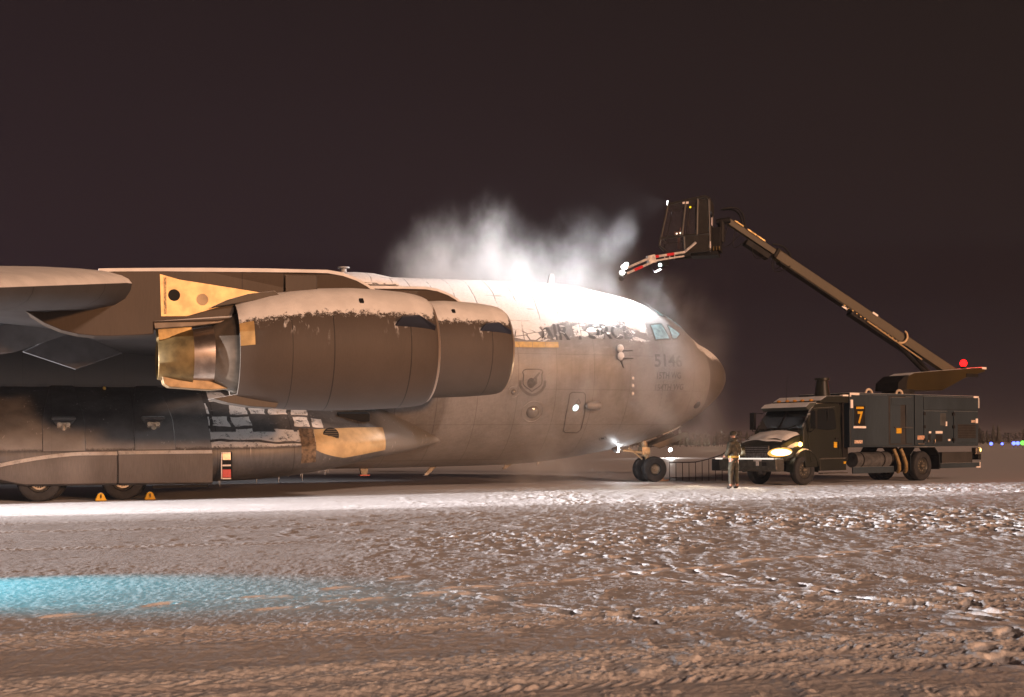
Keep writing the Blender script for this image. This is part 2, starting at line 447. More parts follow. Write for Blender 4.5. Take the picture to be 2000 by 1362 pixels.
g_ = "taxiway edge lights beyond the truck"
taxi_light("taxiway_light", "blue taxiway light nearest to the truck's tail, dim and alone", 104.5, 268, M_blue, .36, g_)
taxi_light("taxiway_light", "small blue taxiway light just left of the bright twin glow", 108.5, 272, M_blue, .28, g_)
taxi_light("taxiway_light", "brighter blue taxiway light, left half of the twin glow", 112.3, 275, M_blue, .42, g_)
taxi_light("taxiway_light", "brighter blue taxiway light, right half of the twin glow", 113.6, 276, M_blue, .42, g_)
taxi_light("runway_light", "green light at the right edge of the picture, past the blue ones", 114.3, 275, M_green, .5)
# low lamp far across the apron behind the nose wheel
mb = MB(); mb.box((0, 0, .05), (.9, .9, .1)); mb.cyl((0, 0, .1), (0, 0, .72), .05, .04, 8); mb.box((0, .05, .86), (.5, .2, .34))
o = mb.build("portable_floodlight", M_steel, None, 40, loc=(17.0, 132, 0)); tag(o, "low white lamp glowing far across the apron behind the nose wheel", "floodlight")
MB().cyl((0, -.06, .86), (0, -.09, .86), .17, .17, 16).build("lens", emit("far_lamp", (1, .97, .93), 160), o, 40)
spot("far_lamp_beam", (17.0, 131.7, .86), (14, 120, .4), 2500, (1, .95, .9), 120, .6, .1)

# ================================================================== CARGO PLANE
# local axes: x forward from the nose gear, y to port, z up; l = -y is the starboard (viewer) side
PL_M = Matrix.Translation((5.15, 48.4, 0)) @ Matrix.Rotation(R(21), 4, "Z")
plane = empty("cargo_plane", PL_M)
tag(plane, "big grey four-engined cargo plane caked with snow, nose to the right", "plane")
def L(a, l, z): return Vector((a, -l, z))
ST = [(-46, 6.4, 5.2, .5), (-36, 6.7, 3.2, 2.4), (-30, 6.9, 1.6, 3.2), (-25, 7.0, .74, 3.45), (-18, 7.25, .70, 3.45), (-13.5, 7.50, .70, 3.45), (-11, 7.60, .70, 3.45), (-8.5, 7.62, .72, 3.45), (-5.9, 7.64, .76, 3.45), (-4.6, 7.63, .84, 3.45),
      (-3.4, 7.58, .98, 3.44), (-2.4, 7.44, 1.13, 3.40), (-1.2, 7.22, 1.33, 3.28), (-.2, 6.92, 1.57, 3.10), (.7, 6.46, 1.88, 2.85), (1.35, 5.93, 2.16, 2.6), (1.8, 5.60, 2.4, 2.38), (2.3, 5.38, 2.72, 2.05),
      (2.75, 5.08, 3.06, 1.65), (3.05, 4.75, 3.38, 1.22), (3.25, 4.4, 3.72, .72), (3.32, 4.06, 4.04, .02)]
A_TIP = 3.32
def pchip(xs, ys):
    n = len(xs); h = [xs[i + 1] - xs[i] for i in range(n - 1)]; d = [(ys[i + 1] - ys[i]) / h[i] for i in range(n - 1)]
    m = [d[0]] + [0 if d[i - 1] * d[i] <= 0 else (3 * (h[i - 1] + h[i])) / ((2 * h[i] + h[i - 1]) / d[i - 1] + (h[i] + 2 * h[i - 1]) / d[i]) for i in range(1, n - 1)] + [d[-1]]
    def f(x):
        i = 0
        while i < n - 2 and x > xs[i + 1]: i += 1
        t = (x - xs[i]) / h[i]; t2, t3 = t * t, t * t * t
        return (2 * t3 - 3 * t2 + 1) * ys[i] + (t3 - 2 * t2 + t) * h[i] * m[i] + (-2 * t3 + 3 * t2) * ys[i + 1] + (t3 - t2) * h[i] * m[i + 1]
    return f
_q = [math.sqrt(A_TIP - s[0]) for s in reversed(ST)]
F_T, F_B, F_W = [pchip(_q, [s[k] for s in reversed(ST)]) for k in (1, 2, 3)]
def S(a, phi, off=0.0):
    """point of the fuselage skin at station a and angle phi (degrees above the waterline, starboard side)"""
    q = math.sqrt(max(A_TIP - a, 0)); t, b, w = F_T(q), F_B(q), F_W(q); p = R(phi)
    pt = L(a, w * math.cos(p), (t + b) / 2 + (t - b) / 2 * math.sin(p))
    if off:
        e = .01; da = S(a - e, phi) - pt; dp = S(a, phi + .2) - pt
        n = dp.cross(da).normalized()
        c = L(a, 0, (t + b) / 2)
        if n.dot(pt - c) < 0: n = -n
        pt = pt + n * off
    return pt

def fuselage_material(base, lettering=False, gloss=.42):
    """grey paint under snow: full on the crown, broken blocks on the shoulder, washed off round the cockpit"""
    t = NT("fuselage_skin" if not lettering else "fuselage_lettering"); nx, ny, nz = t.nrm(); x, y, z = t.xyz()
    n1 = t.noise(2.6, 5, .65); n2 = t.noise(11, 4, .65); ns = t.noise(3, 4, .6, st=(.35, 1, 2.2))
    # settled snow with a straight lower edge aft, retreating forward
    lo = x.step(-6.0, -4.6, .245, .33) + x.step(-2.2, -1.2, 0, .02)
    full = (nz + (n1 - .5) * .10 + (n2 - .5) * .06)
    core = full.step(x.step(-6, -4.5, .37, .47), x.step(-6, -4.5, .41, .51))
    cell = t.voro(2.9, "F1", st=(.75, 1, 1.7), out="Color"); edge = t.voro(2.9, "DISTANCE_TO_EDGE", st=(.75, 1, 1.7))
    keep = x.step(-5.8, -5.0, .92, .16) + x.step(-2.6, -1.6, 0, .40)
    blocks = cell.lt(keep) * edge.step(.03, .07) * (nz + (n2 - .5) * .05).step(lo, lo + .015)
    small = t.voro(7.5, "F1", st=(.8, 1, 1.5), out="Color").lt(.22) * t.voro(7.5, "DISTANCE_TO_EDGE", st=(.8, 1, 1.5)).step(.05, .12) * (nz - (n1 - .5) * .1).step(lo - .02, lo + .03) * x.step(-5.4, -4.4)
    snow = core.mx(blocks).mx(small)
    # hosed-off streak behind the forward jet, and the washed cockpit and radome area
    wash = ((x * 1.0 + (nz - .6) * 1.5 + 2.55 + (ns - .5) * 1.1).abs()).step(.12, .42, 1, 0) * nz.step(.80, .70) * nz.step(.33, .40)
    snow = snow * (wash * n2.step(.35, .5)).inv()
    snow = snow * (x + (n1 - .5) * .35 + (n2 - .5) * .25 - (nz - .75) * 2.4 * nz.gt(.75)).step(-1.42, -1.22, 1, 0)
    radome = x.step(1.1, 1.3) * (nz * 1.0 + (n2 - .5) * .30 + (n1 - .5) * .15).step(.53, .62) * t.noise(9, 3, .7, st=(1, 2, 1)).step(.30, .40)
    snow = snow.mx(radome)
    # cracks where frames show through the snow sheet
    wob = (t.noise(1.1, 3) - .5) * .16
    fr = (((x + wob) / .74).frac() - .5).abs().step(.020, .035, 1, 0) * t.noise(1.6, 3, .6).step(.42, .56)
    lg = (((z + wob * .5 + x * .02) / .46).frac() - .5).abs().step(.03, .05, 1, 0) * t.noise(.9, 2).step(.54, .62) * nz.lt(.93)
    crack = fr.mx(lg) * x.lt(-2.6)
    snow = snow * (crack * .62).inv()
    # paint: frames, lap joints, run-off streaks, grime, painted shade aft
    pl_ = ((x / 1.46).frac() - .5).abs().step(.004, .009, 1, 0) * .5
    pl2 = (((z - .35) / 1.24).frac() - .5).abs().step(.004, .010, 1, 0) * .4
    dirt = t.noise(1.1, 5, .62, st=(.8, 1, .35)); st_ = t.noise(14, 3, .6, st=(1, 1, .05)); diag = t.noise(5, 4, .6, vec=t.comb(x * .35 + z * 1.0, y, z * 2.4 - x * .9))
    g = (dirt * .5 + st_ * .25 + diag * .25).step(.32, .68)
    b = t.mixc(g, [k * .78 for k in base], [k * 1.2 for k in base])
    aft_shade = (x + (dirt - .5) * 2.0).step(-12.5, -16.0)  # under-wing shade put into the skin colour, with a mottled front edge
    b = t.mixc(aft_shade * .92, b, [k * .17 for k in base])
    b = t.mixc(pl_.mx(pl2), b, (.02, .018, .017))
    rad = x.gt(1.62) * nz.abs().lt(2)
    b = t.mixc(rad * .85, b, [base[0] * .36, base[1] * .30, base[2] * .25])
    # thin wet frost smeared over the hosed side
    frost = diag.step(.56, .75) * nz.step(-.1, .28) * x.step(-5.5, -4.2) * x.step(.8, 1.4, 1, 0) * .35
    b = t.mixc(frost, b, (.45, .45, .45))
    sn = t.mixc(n2.step(.3, .7), [k * .88 for k in SNOW], SNOW)
    c = t.mixc(snow, b, sn)
    hgt = snow * 1.0 + t.noise(24, 4, .65) * snow * .35
    t.pbr(c, snow * .4 + gloss, 0, t.bump(hgt, .75, .05), .4); return t.m
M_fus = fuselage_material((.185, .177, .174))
M_let = fuselage_material((.022, .021, .021), True)

mb = MB()
ss = [0.012] + list(np.linspace(.08, 2.4, 60)) + list(np.linspace(2.45, math.sqrt(A_TIP + 46), 80))
mb.loft([[S(A_TIP - q * q, 360 * k / 128) for k in range(128)] for q in ss])
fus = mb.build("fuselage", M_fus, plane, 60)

def patch(poly, off, name, mat, parent, cuts=3, thick=0.0):
    """polygon in (a, phi) laid on the skin"""
    bm = bmesh.new(); vs = [bm.verts.new((a, p / 16.0, 0)) for a, p in poly]; bm.faces.new(vs)
    bmesh.ops.triangulate(bm, faces=bm.faces)
    for _ in range(cuts): bmesh.ops.subdivide_edges(bm, edges=[e for e in bm.edges if e.calc_length() > .12], cuts=1, use_grid_fill=True)
    bmesh.ops.triangulate(bm, faces=bm.faces)
    for v in bm.verts: v.co = S(v.co.x, v.co.y * 16.0, off)
    me = bpy.data.meshes.new(name); bm.to_mesh(me); bm.free(); me.materials.append(mat); me.shade_smooth()
    o = bpy.data.objects.new(name, me); col.objects.link(o); o.parent = parent
    return o
def band(poly, w, off, name, mat, parent, closed=True):
    """outline of width w along a closed (a, phi) polygon on the skin"""
    pts = list(poly) + ([poly[0]] if closed else [])
    fine = []
    for (a0, p0), (a1, p1) in zip(pts, pts[1:]):
        n = max(1, int(math.hypot(a1 - a0, (p1 - p0) * .06) / .07))
        fine += [(a0 + (a1 - a0) * i / n, p0 + (p1 - p0) * i / n) for i in range(n)]
    if not closed: fine.append(pts[-1])
    mb = MB(); vs = []; n = len(fine)
    for i in range(n):
        p = fine[i]; q0 = fine[(i - 1) % n] if closed or i else p; q1 = fine[(i + 1) % n] if closed or i < n - 1 else p
        dx, dy = q1[0] - q0[0], (q1[1] - q0[1]) * .06; k = math.hypot(dx, dy) or 1
        nx, ny = -dy / k * w / 2, dx / k * w / 2
        vs += [S(p[0] + nx, p[1] + ny / .06, off), S(p[0] - nx, p[1] - ny / .06, off)]
    m = n if closed else n - 1
    mb.add(vs, [(2 * i, 2 * i + 1, 2 * ((i + 1) % n) + 1, 2 * ((i + 1) % n)) for i in range(m)])
    return mb.build(name, mat, parent)
def text_on_skin(txt, a0, a1, phi0, phi1, name, mat, parent, bold=.02, slant=0.0, off=.014):
    cu = bpy.data.curves.new("lettering", "FONT"); cu.body = txt; cu.offset = bold; cu.resolution_u = 3
    o = bpy.data.objects.new("lettering", cu); col.objects.link(o); bpy.context.view_layer.update()
    me = bpy.data.meshes.new_from_object(o.evaluated_get(bpy.context.evaluated_depsgraph_get()))
    bpy.data.objects.remove(o); bpy.data.curves.remove(cu)
    bm = bmesh.new(); bm.from_mesh(me)
    xs = [v.co.x for v in bm.verts]; ys = [v.co.y for v in bm.verts]; x0, x1, y0, y1 = min(xs), max(xs), min(ys), max(ys)
    bmesh.ops.triangulate(bm, faces=bm.faces); bmesh.ops.subdivide_edges(bm, edges=[e for e in bm.edges if e.calc_length() > .2], cuts=2); bmesh.ops.triangulate(bm, faces=bm.faces)
    for v in bm.verts:
        u_ = (v.co.x - x0) / (x1 - x0); w_ = (v.co.y - y0) / (y1 - y0)
        lo = phi0[0] + (phi0[1] - phi0[0]) * u_; hi = phi1[0] + (phi1[1] - phi1[0]) * u_
        v.co = S(a0 + (a1 - a0) * u_ + slant * w_, lo + (hi - lo) * w_, off)
    bm.to_mesh(me); bm.free(); me.materials.clear(); me.materials.append(mat); me.name = name; me.shade_smooth()
    o = bpy.data.objects.new(name, me); col.objects.link(o); o.parent = parent
    o["label"] = "dark stencilled lettering reading " + txt; return o
text_on_skin("AIR", -5.65, -4.53, (16.4, 16.6), (27.0, 27.2), "lettering", M_let, plane, .03)
text_on_skin("FORCE", -4.20, -2.02, (16.7, 18.6), (27.2, 29.4), "lettering", M_let, plane, .03)
M_mark = simple("faded_marking", (.040, .038, .037), .5, 0, .35, 8)
M_mark2 = simple("worn_marking", (.062, .058, .056), .5, 0, .3, 8)
text_on_skin("5146", -1.17, .12, (.4, 2.2), (9.9, 12.2), "lettering", M_mark, plane, .02)
text_on_skin("15TH WG", -1.06, .05, (-8.0, -7.4), (-3.1, -2.1), "lettering", M_mark, plane, .02)
text_on_skin("154TH WG", -1.10, .22, (-16.8, -16.6), (-11.8, -11.4), "lettering", M_mark2, plane, .02)

# shield emblem: outline, globe with raised wing-like flame, scroll arc
sh = [(-6.38, -1.6), (-6.28, -1.0), (-5.80, -1.0), (-5.70, -1.6), (-5.66, -2.6), (-5.70, -4.4), (-5.68, -7.5), (-5.69, -9.6), (-5.78, -11.2), (-5.92, -12.6), (-6.04, -14.0), (-6.16, -12.6), (-6.30, -11.2), (-6.39, -9.6), (-6.40, -7.5), (-6.38, -4.4), (-6.42, -2.6)]
emb = band(sh, .035, .012, "shield_emblem", M_mark, plane)
emb["label"] = "dark unit shield with globe, flame wing and scroll"
patch([(-6.09 + .15 * math.cos(2 * math.pi * k / 24), -9.0 + 3.0 * math.sin(2 * math.pi * k / 24)) for k in range(24)], .012, "emblem_globe", M_mark, emb, 1)
band([(-6.2, -9.6), (-6.12, -8.2), (-6.05, -9.5), (-5.98, -7.6)], .025, .018, "emblem_line", M_mark2, emb, False)
patch([(-6.02, -6.4), (-5.80, -2.6), (-5.77, -3.4), (-5.88, -6.0), (-5.86, -9.2), (-5.97, -10.8), (-5.94, -7.2)], .012, "emblem_flame", M_mark2, emb, 1)
band([(-6.50, -7.4), (-6.50, -10.4), (-6.38, -13.2), (-6.18, -15.4), (-6.02, -16.2), (-5.86, -15.6), (-5.68, -13.6), (-5.57, -10.6), (-5.57, -7.6)], .10, .011, "emblem_scroll", simple("ghost_scroll", (.088, .082, .079), .5), emb, False)

# yellow escape strip above the window line aft of the door (five taped panels)
M_strip = simple("yellow_strip", (.50, .33, .10), .5, 0, .15, 8)
for i in range(8):
    a0 = -9.0 + i * .5
    patch([(a0, 11.9), (a0 + .485, 11.9), (a0 + .485, 15.3), (a0, 15.3)], .016, "yellow_strip", M_strip, plane, 1)

# cockpit glazing lit from inside and by the jets
t = NT("cockpit_glass"); gx = t.noise(3.0, 4, .6)
emc = t.n("ShaderNodeEmission"); t.l(gx.step(.3, .75, .22, .75), emc.inputs[1]); emc.inputs[0].default_value = (.55, .86, .88, 1)
gl = t.n("ShaderNodeBsdfGlossy"); gl.inputs["Roughness"].default_value = .08; gl.inputs[0].default_value = (.25, .3, .3, 1)
ad = t.n("ShaderNodeAddShader"); t.l(emc.outputs[0], ad.inputs[0]); t.l(gl.outputs[0], ad.inputs[1]); t.l(ad.outputs[0], t.out.inputs[0])
M_ck = t.m
M_frame = simple("window_frame", (.035, .034, .034), .45, 0, .2)
def window(poly, fr=.075):
    cx = sum(p[0] for p in poly) / len(poly); cy = sum(p[1] for p in poly) / len(poly)
    w_ = patch(poly, .020, "cockpit_window", M_ck, plane, 2)
    band(poly, fr, .026, "window_frame", M_frame, w_)
    return w_
window([(-1.06, 33.6), (-.46, 38.6), (-.30, 24.2), (-1.02, 20.6)])
window([(-.17, 40.2), (.36, 34.6), (.06, 26.8), (-.18, 25.0)], .06)
window([(-.36, 60.6), (-.12, 63.0), (.03, 53.2), (-.27, 50.4)], .06)
window([(.45, 52), (.62, 80), (.95, 78), (.86, 47)], .06)
window([(-1.06, 180 - 33.6), (-.46, 180 - 38.6), (-.30, 180 - 24.2), (-1.02, 180 - 20.6)])
# crew door with its little lit window and handle
door = band([(-4.58, -16.4), (-4.50, -15.2), (-4.06, -15.6), (-3.96, -17.0), (-3.86, -30), (-3.83, -42), (-3.93, -44.2), (-4.42, -43.0), (-4.53, -41.4), (-4.60, -30)], .034, .012, "crew_door", M_mark, plane)
patch([(-4.27 + .115 * math.cos(2 * math.pi * k / 16), -25.2 + 2.1 * math.sin(2 * math.pi * k / 16)) for k in range(16)], .020, "door_window", emit("door_window_glow", (.80, 1, .98), 2.2), door, 1)
band([(-4.30, -22.3), (-4.10, -22.4), (-4.16, -20.8), (-4.20, -19.2), (-4.24, -20.8)], .035, .016, "door_handle", M_mark, door)
# pitot and air-data probes, fairings, small lights
def along(a, phi, off): return S(a, phi, off)
mb = MB(); p0 = S(-3.92, -23.0, .02); mb.rev([(0, .02), (.04, .10), (.18, .155), (.42, .16), (.55, .15), (.57, .13), (.56, .10), (.50, .09)], 0, 20, (0, 0, 0), True, True)
mb.build("ram_scoop", M_fus, plane, 40, loc=S(-3.95, -23.4, .12))
MB().rev([(.545, .095), (.55, .01)], 0, 16, (0, 0, 0), True, True).build("scoop_mouth", M_dark, bpy.data.objects["ram_scoop"], 40, loc=(.028, 0, 0))
nrm_d = (S(-5.91, -26.6, .1) - S(-5.91, -26.6)).normalized()
def dome(name, a, phi, r, mat, hgt=.5, parent=plane, ring=None):
    c = S(a, phi, .0); n = (S(a, phi, .1) - c).normalized(); q = n.to_track_quat("Z", "Y").to_matrix().to_4x4()
    m_ = MB(Matrix.Translation(c) @ q); m_.rev([(0, r), (r * hgt * .35, r * .95), (r * hgt * .7, r * .7), (r * hgt * .95, r * .3), (r * hgt, .004)], 2, 20, (0, 0, 0), True, True)
    o = m_.build(name, mat, parent, 60)
    if ring:
        m2 = MB(Matrix.Translation(c) @ q); m2.rev([(.002, r * ring), (.014, r * ring), (.014, r * (ring - .18)), (.002, r * (ring - .18))], 2, 28); m2.build("light_bezel", M_fus, o, 40)
    return o
M_lens = simple("clear_lens", (.20, .19, .18), .12, .3, .1)
dome("fuselage_light", -5.91, -26.6, .24, M_lens, .6, plane, 1.75)
dome("fuselage_light", -6.72, -14.3, .10, M_lens, .7, plane, 2.0)
for a, p in ((-2.08, -7.5), (-2.06, -12.5), (-2.02, -18.0)):
    dome("static_port", a, p, .055, M_white, .35, plane, 1.5)
dome("air_sensor", 1.19, -34.2, .16, M_dark, .5)
band([(-2.88, -52.2), (-2.62, -51.8), (-2.52, -54.6), (-2.78, -55.2)], .03, .012, "belly_vent", M_mark, plane)
patch([(-2.80, -52.8), (-2.64, -52.6), (-2.62, -54.0), (-2.76, -54.2)], .012, "belly_vent", M_dark, plane, 1)
M_snowcap = snowed("snow_lump", (.6, .6, .6), -.4, 0, .9, .1)
for a, p in ((-2.66, 9.6), (-2.66, 4.8)):
    c = S(a, p); n = (S(a, p, .1) - c).normalized()
    m_ = MB(); m_.tube([c, c + n * .16, c + n * .18 + Vector((.12, 0, 0)), c + n * .18 + Vector((.46, 0, .01))], [.05, .04, .035, .02], 8)
    o = m_.build("pitot_probe", M_dark, plane, 40)
    MB().ball(c + n * .13 + Vector((.0, 0, .09)), (.13, .10, .15), 8).build("snow_cap", M_snowcap, o, 60)
    MB().tube([c + n * .05 + Vector((.06, 0, -.05)), c + n * .03 + Vector((.16, 0, -.32))], [.05, .02], 6).build("drip_shield", M_dark, o, 40)
# blade aerials on crown and belly
def blade(name, poly, th, mat, l=0.0):
    m_ = MB(); m_.prism(poly, lambda a, z: L(a, l + th / 2, z), lambda a, z: L(a, l - th / 2, z)); return m_.build(name, mat, plane, None, .008)
M_aer = snowed("aerial_paint", (.3, .3, .3), .3, .7)
blade("blade_aerial", [(-4.04, 7.55), (-3.72, 7.55), (-3.74, 8.02), (-3.92, 8.03)], .09, M_aer)
blade("blade_aerial", [(-8.42, .80), (-8.68, .80), (-9.02, .40), (-8.86, .40)], .06, M_steel)
o = blade("blade_aerial", [(-11.42, .75), (-11.10, .75), (-11.14, .46), (-11.36, .46)], .14, M_steel)
MB().box(tuple(L(-11.25, 0, .45)), (.36, .26, .035)).build("red_tip", M_red, o)
blade("blade_aerial", [(-5.75, .85), (-5.42, .85), (-5.78, .58), (-5.92, .60)], .05, M_steel)
blade("blade_aerial", [(-4.5, .90), (-4.25, .92), (-4.52, .70)], .04, M_steel)
m_ = MB(); m_.cyl(L(-11.93, 0, 7.5), L(-11.93, 0, 7.90), .16, .09, 14); m_.cyl(L(-11.93, 0, 7.89), L(-11.93, 0, 7.93), .21, .21, 20)
m_.build("mushroom_aerial", snowed("aerial_cap", (.3, .3, .3), .4, .8), plane, 40)
# wing-root fairing hump on the crown
m_ = MB(); rg = []
for i in range(25):
    t_ = i / 24; a = -10.5 - 15 * t_; hh = .16 * math.sin(math.pi * min(t_ * 6, .5)) if t_ < .1 else .16
    hh = .16 * min(1, (t_ / .06)) ** .5
    rg.append([L(a, 2.2 * math.cos(math.pi * k / 24), 7.05 - .052 * max(0, -11.6 - a) + (.50 + hh) * math.sin(math.pi * k / 24)) for k in range(25)])
m_.loft(rg, True, True, False); m_.build("wing_root_fairing", M_fus, plane, 50)

# ---- wing
AIRF = [(1, .0), (.9, .012), (.75, .028), (.55, .034), (.38, .040), (.25, .041), (.14, .038), (.07, .033), (.03, .023), (.01, .013), (0, .0),
        (.005, -.020), (.02, -.042), (.05, -.060), (.12, -.075), (.25, -.080), (.38, -.076), (.55, -.058), (.75, -.032), (.9, -.012), (1, -.004)]
def wing_sec(l):
    d = l - 14.35; le = -20.2 - d * (.53 if l > 14.35 else .672); z = 5.23 - d * (.165 if l > 14.35 else .02)
    ch = 11.2 - (l - 3.4) * .345; 
    return [L(le - p * ch, l, z + q * ch * 1.08 - (.055 * p * ch if l < 14.35 else .02 * p * ch)) for p, q in AIRF]
M_wing = snowed("wing_paint", (.055, .053, .054), .16, .26, .5, .14, .15, [(1, -15.5, .02), (1, -18.2, .02)], .0, nscale=6)
mb = MB(); mb.loft([wing_sec(l) for l in np.linspace(2.6, 25.9, 40)]); mb.build("wing", M_wing, plane, 35)
# drooped flap segments and their track fairings under the trailing edge
M_flap = simple("flap_paint", (.06, .06, .064), .85, 0, .25, 2)
def slab(name, pts, th, mat):
    m_ = MB(); c = [L(*p) for p in pts]; n = (c[1] - c[0]).cross(c[2] - c[0]).normalized() * th / 2
    k = len(c); m_.add([p + n for p in c] + [p - n for p in c], [tuple(range(k)), tuple(range(2 * k - 1, k - 1, -1))] + [(i, (i + 1) % k, k + (i + 1) % k, k + i) for i in range(k)])
    return m_.build(name, mat, plane, None, .012)
for pts in ([(-25.2, 11.9, 3.70), (-22.31, 11.2, 4.76), (-21.45, 10.7, 4.40), (-22.75, 11.0, 3.88), (-24.6, 11.4, 3.5)], [(-22.55, 10.1, 3.94), (-21.44, 10.0, 4.52), (-20.14, 9.9, 3.97), (-21.3, 10.0, 3.52)]):
    slab("wing_flap", pts, .16, M_flap)
# ---- pylon and engine (outboard), then copied inboard
def PY(l): return lambda a, z: L(a, l, z)
pyl = [(-20.58, 5.50), (-19.55, 5.55), (-18.58, 5.58), (-17.17, 5.63), (-15.71, 5.67), (-15.33, 5.63), (-14.96, 5.53), (-14.70, 5.41), (-14.40, 5.22), (-14.6, 4.9), (-16.2, 4.7), (-17.9, 4.5), (-18.3, 4.42), (-19.73, 4.35), (-19.73, 4.08), (-20.2, 4.04), (-20.6, 4.015), (-21.0, 4.01), (-21.35, 4.04), (-21.7, 4.12), (-22.05, 4.27), (-22.41, 4.50), (-22.8, 4.85), (-23.1, 5.2)]
def width(a): return .36 * min(1, max(.06, ((-14.3 - a) / 1.5))) ** .6
M_pyl = snowed("pylon_paint", (.050, .036, .026), .35, .55, .5, .3, .18, [(0, -17.72, .012), (0, -16.75, .012), (0, -15.98, .012)], .0, nscale=9)
bm_ = MB()
n = len(pyl); vs = [L(a, 14 + width(a), z) for a, z in pyl] + [L(a, 14 - width(a), z) for a, z in pyl]
bm_.add(vs, [tuple(range(n)), tuple(range(2 * n - 1, n - 1, -1))] + [(i, n + i, n + (i + 1) % n, (i + 1) % n) for i in range(n)])
pylon = bm_.build("engine_pylon", M_pyl, plane, None, .02)
M_gold = simple("heat_stained_panel", (.52, .35, .15), .42, .25, .22, 3)
m_ = MB(); ye = [(-19.58, 5.45), (-19.15, 5.34), (-17.6, 5.15), (-17.11, 5.08), (-17.77, 4.93), (-18.24, 4.75), (-18.99, 4.51), (-19.56, 4.49)]
m_.prism(ye, PY(14.372), PY(14.34)); yp = m_.build("heat_shield", M_gold, pylon)
m_ = MB(); rg = []
for a, z in ((-20.9, 5.47), (-20.58, 5.50), (-19.55, 5.55), (-18.58, 5.58), (-17.17, 5.63), (-16.4, 5.655), (-15.71, 5.67), (-15.33, 5.63), (-14.96, 5.53), (-14.70, 5.41), (-14.40, 5.22)):
    w_ = width(a) + .02; h_ = .045 + .02 * math.sin(a * 9)
    rg.append([L(a, 14 + w_, z - .035), L(a, 14 + w_ * .92, z + h_), L(a, 14 - w_ * .92, z + h_), L(a, 14 - w_, z - .035)])
m_.loft(rg); m_.build("snow_cap", M_snowcap, pylon, 40)
for (a, z), mt in (((-19.27, 4.98), M_dark), ((-18.64, 4.90), simple("round_cover", (.36, .25, .13), .5))):
    MB().cyl(L(a, 14.36, z), L(a, 14.378, z), .135, .135, 20).build("access_port", mt, pylon, 40)
MB().add([L(a, 14.377, z) for a, z in ((-19.50, 5.38), (-19.44, 5.38), (-19.44, 4.54), (-19.50, 4.54))], [(0, 1, 2, 3)]).build("rivet_strip", simple("rivet_strip_paint", (.30, .20, .09), .5, .2, .6, 30), pylon)
MB().prism([(-16.72, 5.54), (-15.96, 5.56), (-15.96, 5.17), (-16.72, 5.13)], PY(14.366), PY(14.35)).build("access_panel", M_pyl, pylon, None, .004)

ENG0 = L(-13.1, 14, 3.83)
prof = [(-.12, 1.26), (-.17, 1.315), (-.26, 1.35), (-.42, 1.385), (-.74, 1.425), (-1.3, 1.462), (-2.0, 1.486), (-2.8, 1.468), (-3.5, 1.418), (-4.0, 1.350), (-4.55, 1.232), (-4.80, 1.165)]
zsh = lambda x: .03 - .012 * (x + 1.2) ** 2 if x < -1.2 else .03 * min(1, -x / .6)
def rev_x(prof, n=64): 
    m_ = MB(); m_.rev([(x, r, zsh(x)) for x, r in prof], 0, n); return m_
m_ = rev_x([(-4.80, 1.10), (-4.80, 1.165)] + prof[::-1]); eng = m_.build("engine", M_nac, plane, 50, loc=ENG0)
eng["label"] = "outboard jet engine with snow-topped nacelle"
M_lip = snowed("inlet_lip_metal", (.42, .33, .26), .62, .7, .35, .3, .1, metal=.6)
rev_x([(-.14, 1.285), (-.09, 1.262), (-.065, 1.225), (-.07, 1.18), (-.12, 1.12), (-.25, 1.05), (-.9, 1.02)]).build("inlet_lip", M_lip, eng, 60)
rev_x([(-.9, 1.02), (-.92, .35), (-.75, .25), (-.55, .02)]).build("fan", M_steel, eng, 30)
M_core = simple("core_cowl_metal", (.13, .105, .08), .5, .4, .3, 2.2)
rev_x([(-4.5, 1.0), (-4.8, .93), (-5.0, .84), (-5.2, .735), (-5.27, .69), (-5.30, .665)]).build("core_cowl", M_core, eng, 40)
M_tit = simple("titanium", (.44, .36, .30), .28, .9, .3, 3.0, bumpk=.15)
rev_x([(-5.28, .675), (-5.5, .655), (-5.78, .615)]).build("turbine_cowl", M_tit, eng, 40)
M_nozz = simple("nozzle_bronze", (.19, .13, .05), .46, .6, .35, 3.0)
nz_ = rev_x([(-5.76, .665), (-6.1, .585), (-6.52, .455), (-6.53, .44), (-6.3, .42), (-5.9, .40)]).build("exhaust_nozzle", M_nozz, eng, 40)
MB().rev([(-5.9, .41), (-6.2, .3), (-6.45, .12), (-6.5, .01)], 0, 24, (0, 0, -.25)).build("exhaust_cone", M_dark, eng, 40)
def EP(l): return lambda a, z: L(a, l, z) - ENG0
MB().prism([(-19.64, 4.33), (-18.86, 4.33), (-18.86, 4.06), (-19.62, 3.94)], EP(14.24), EP(13.76)).build("aft_fairing", M_nozz, eng, None, .02)
MB().prism([(-19.73, 4.36), (-18.2, 4.52), (-17.95, 4.60), (-17.95, 4.42), (-18.86, 4.28), (-19.70, 4.20)], EP(14.30), EP(13.70)).build("aft_fairing", M_core, eng, None, .02)
MB().prism([(-19.56, 3.22), (-18.42, 3.02), (-18.05, 2.86), (-18.45, 2.82), (-19.38, 2.88), (-19.50, 2.96)], EP(14.26), EP(13.74)).build("aft_fairing", simple("lower_fairing_metal", (.24, .17, .09), .5, .4, .25, 4), eng, None, .02)
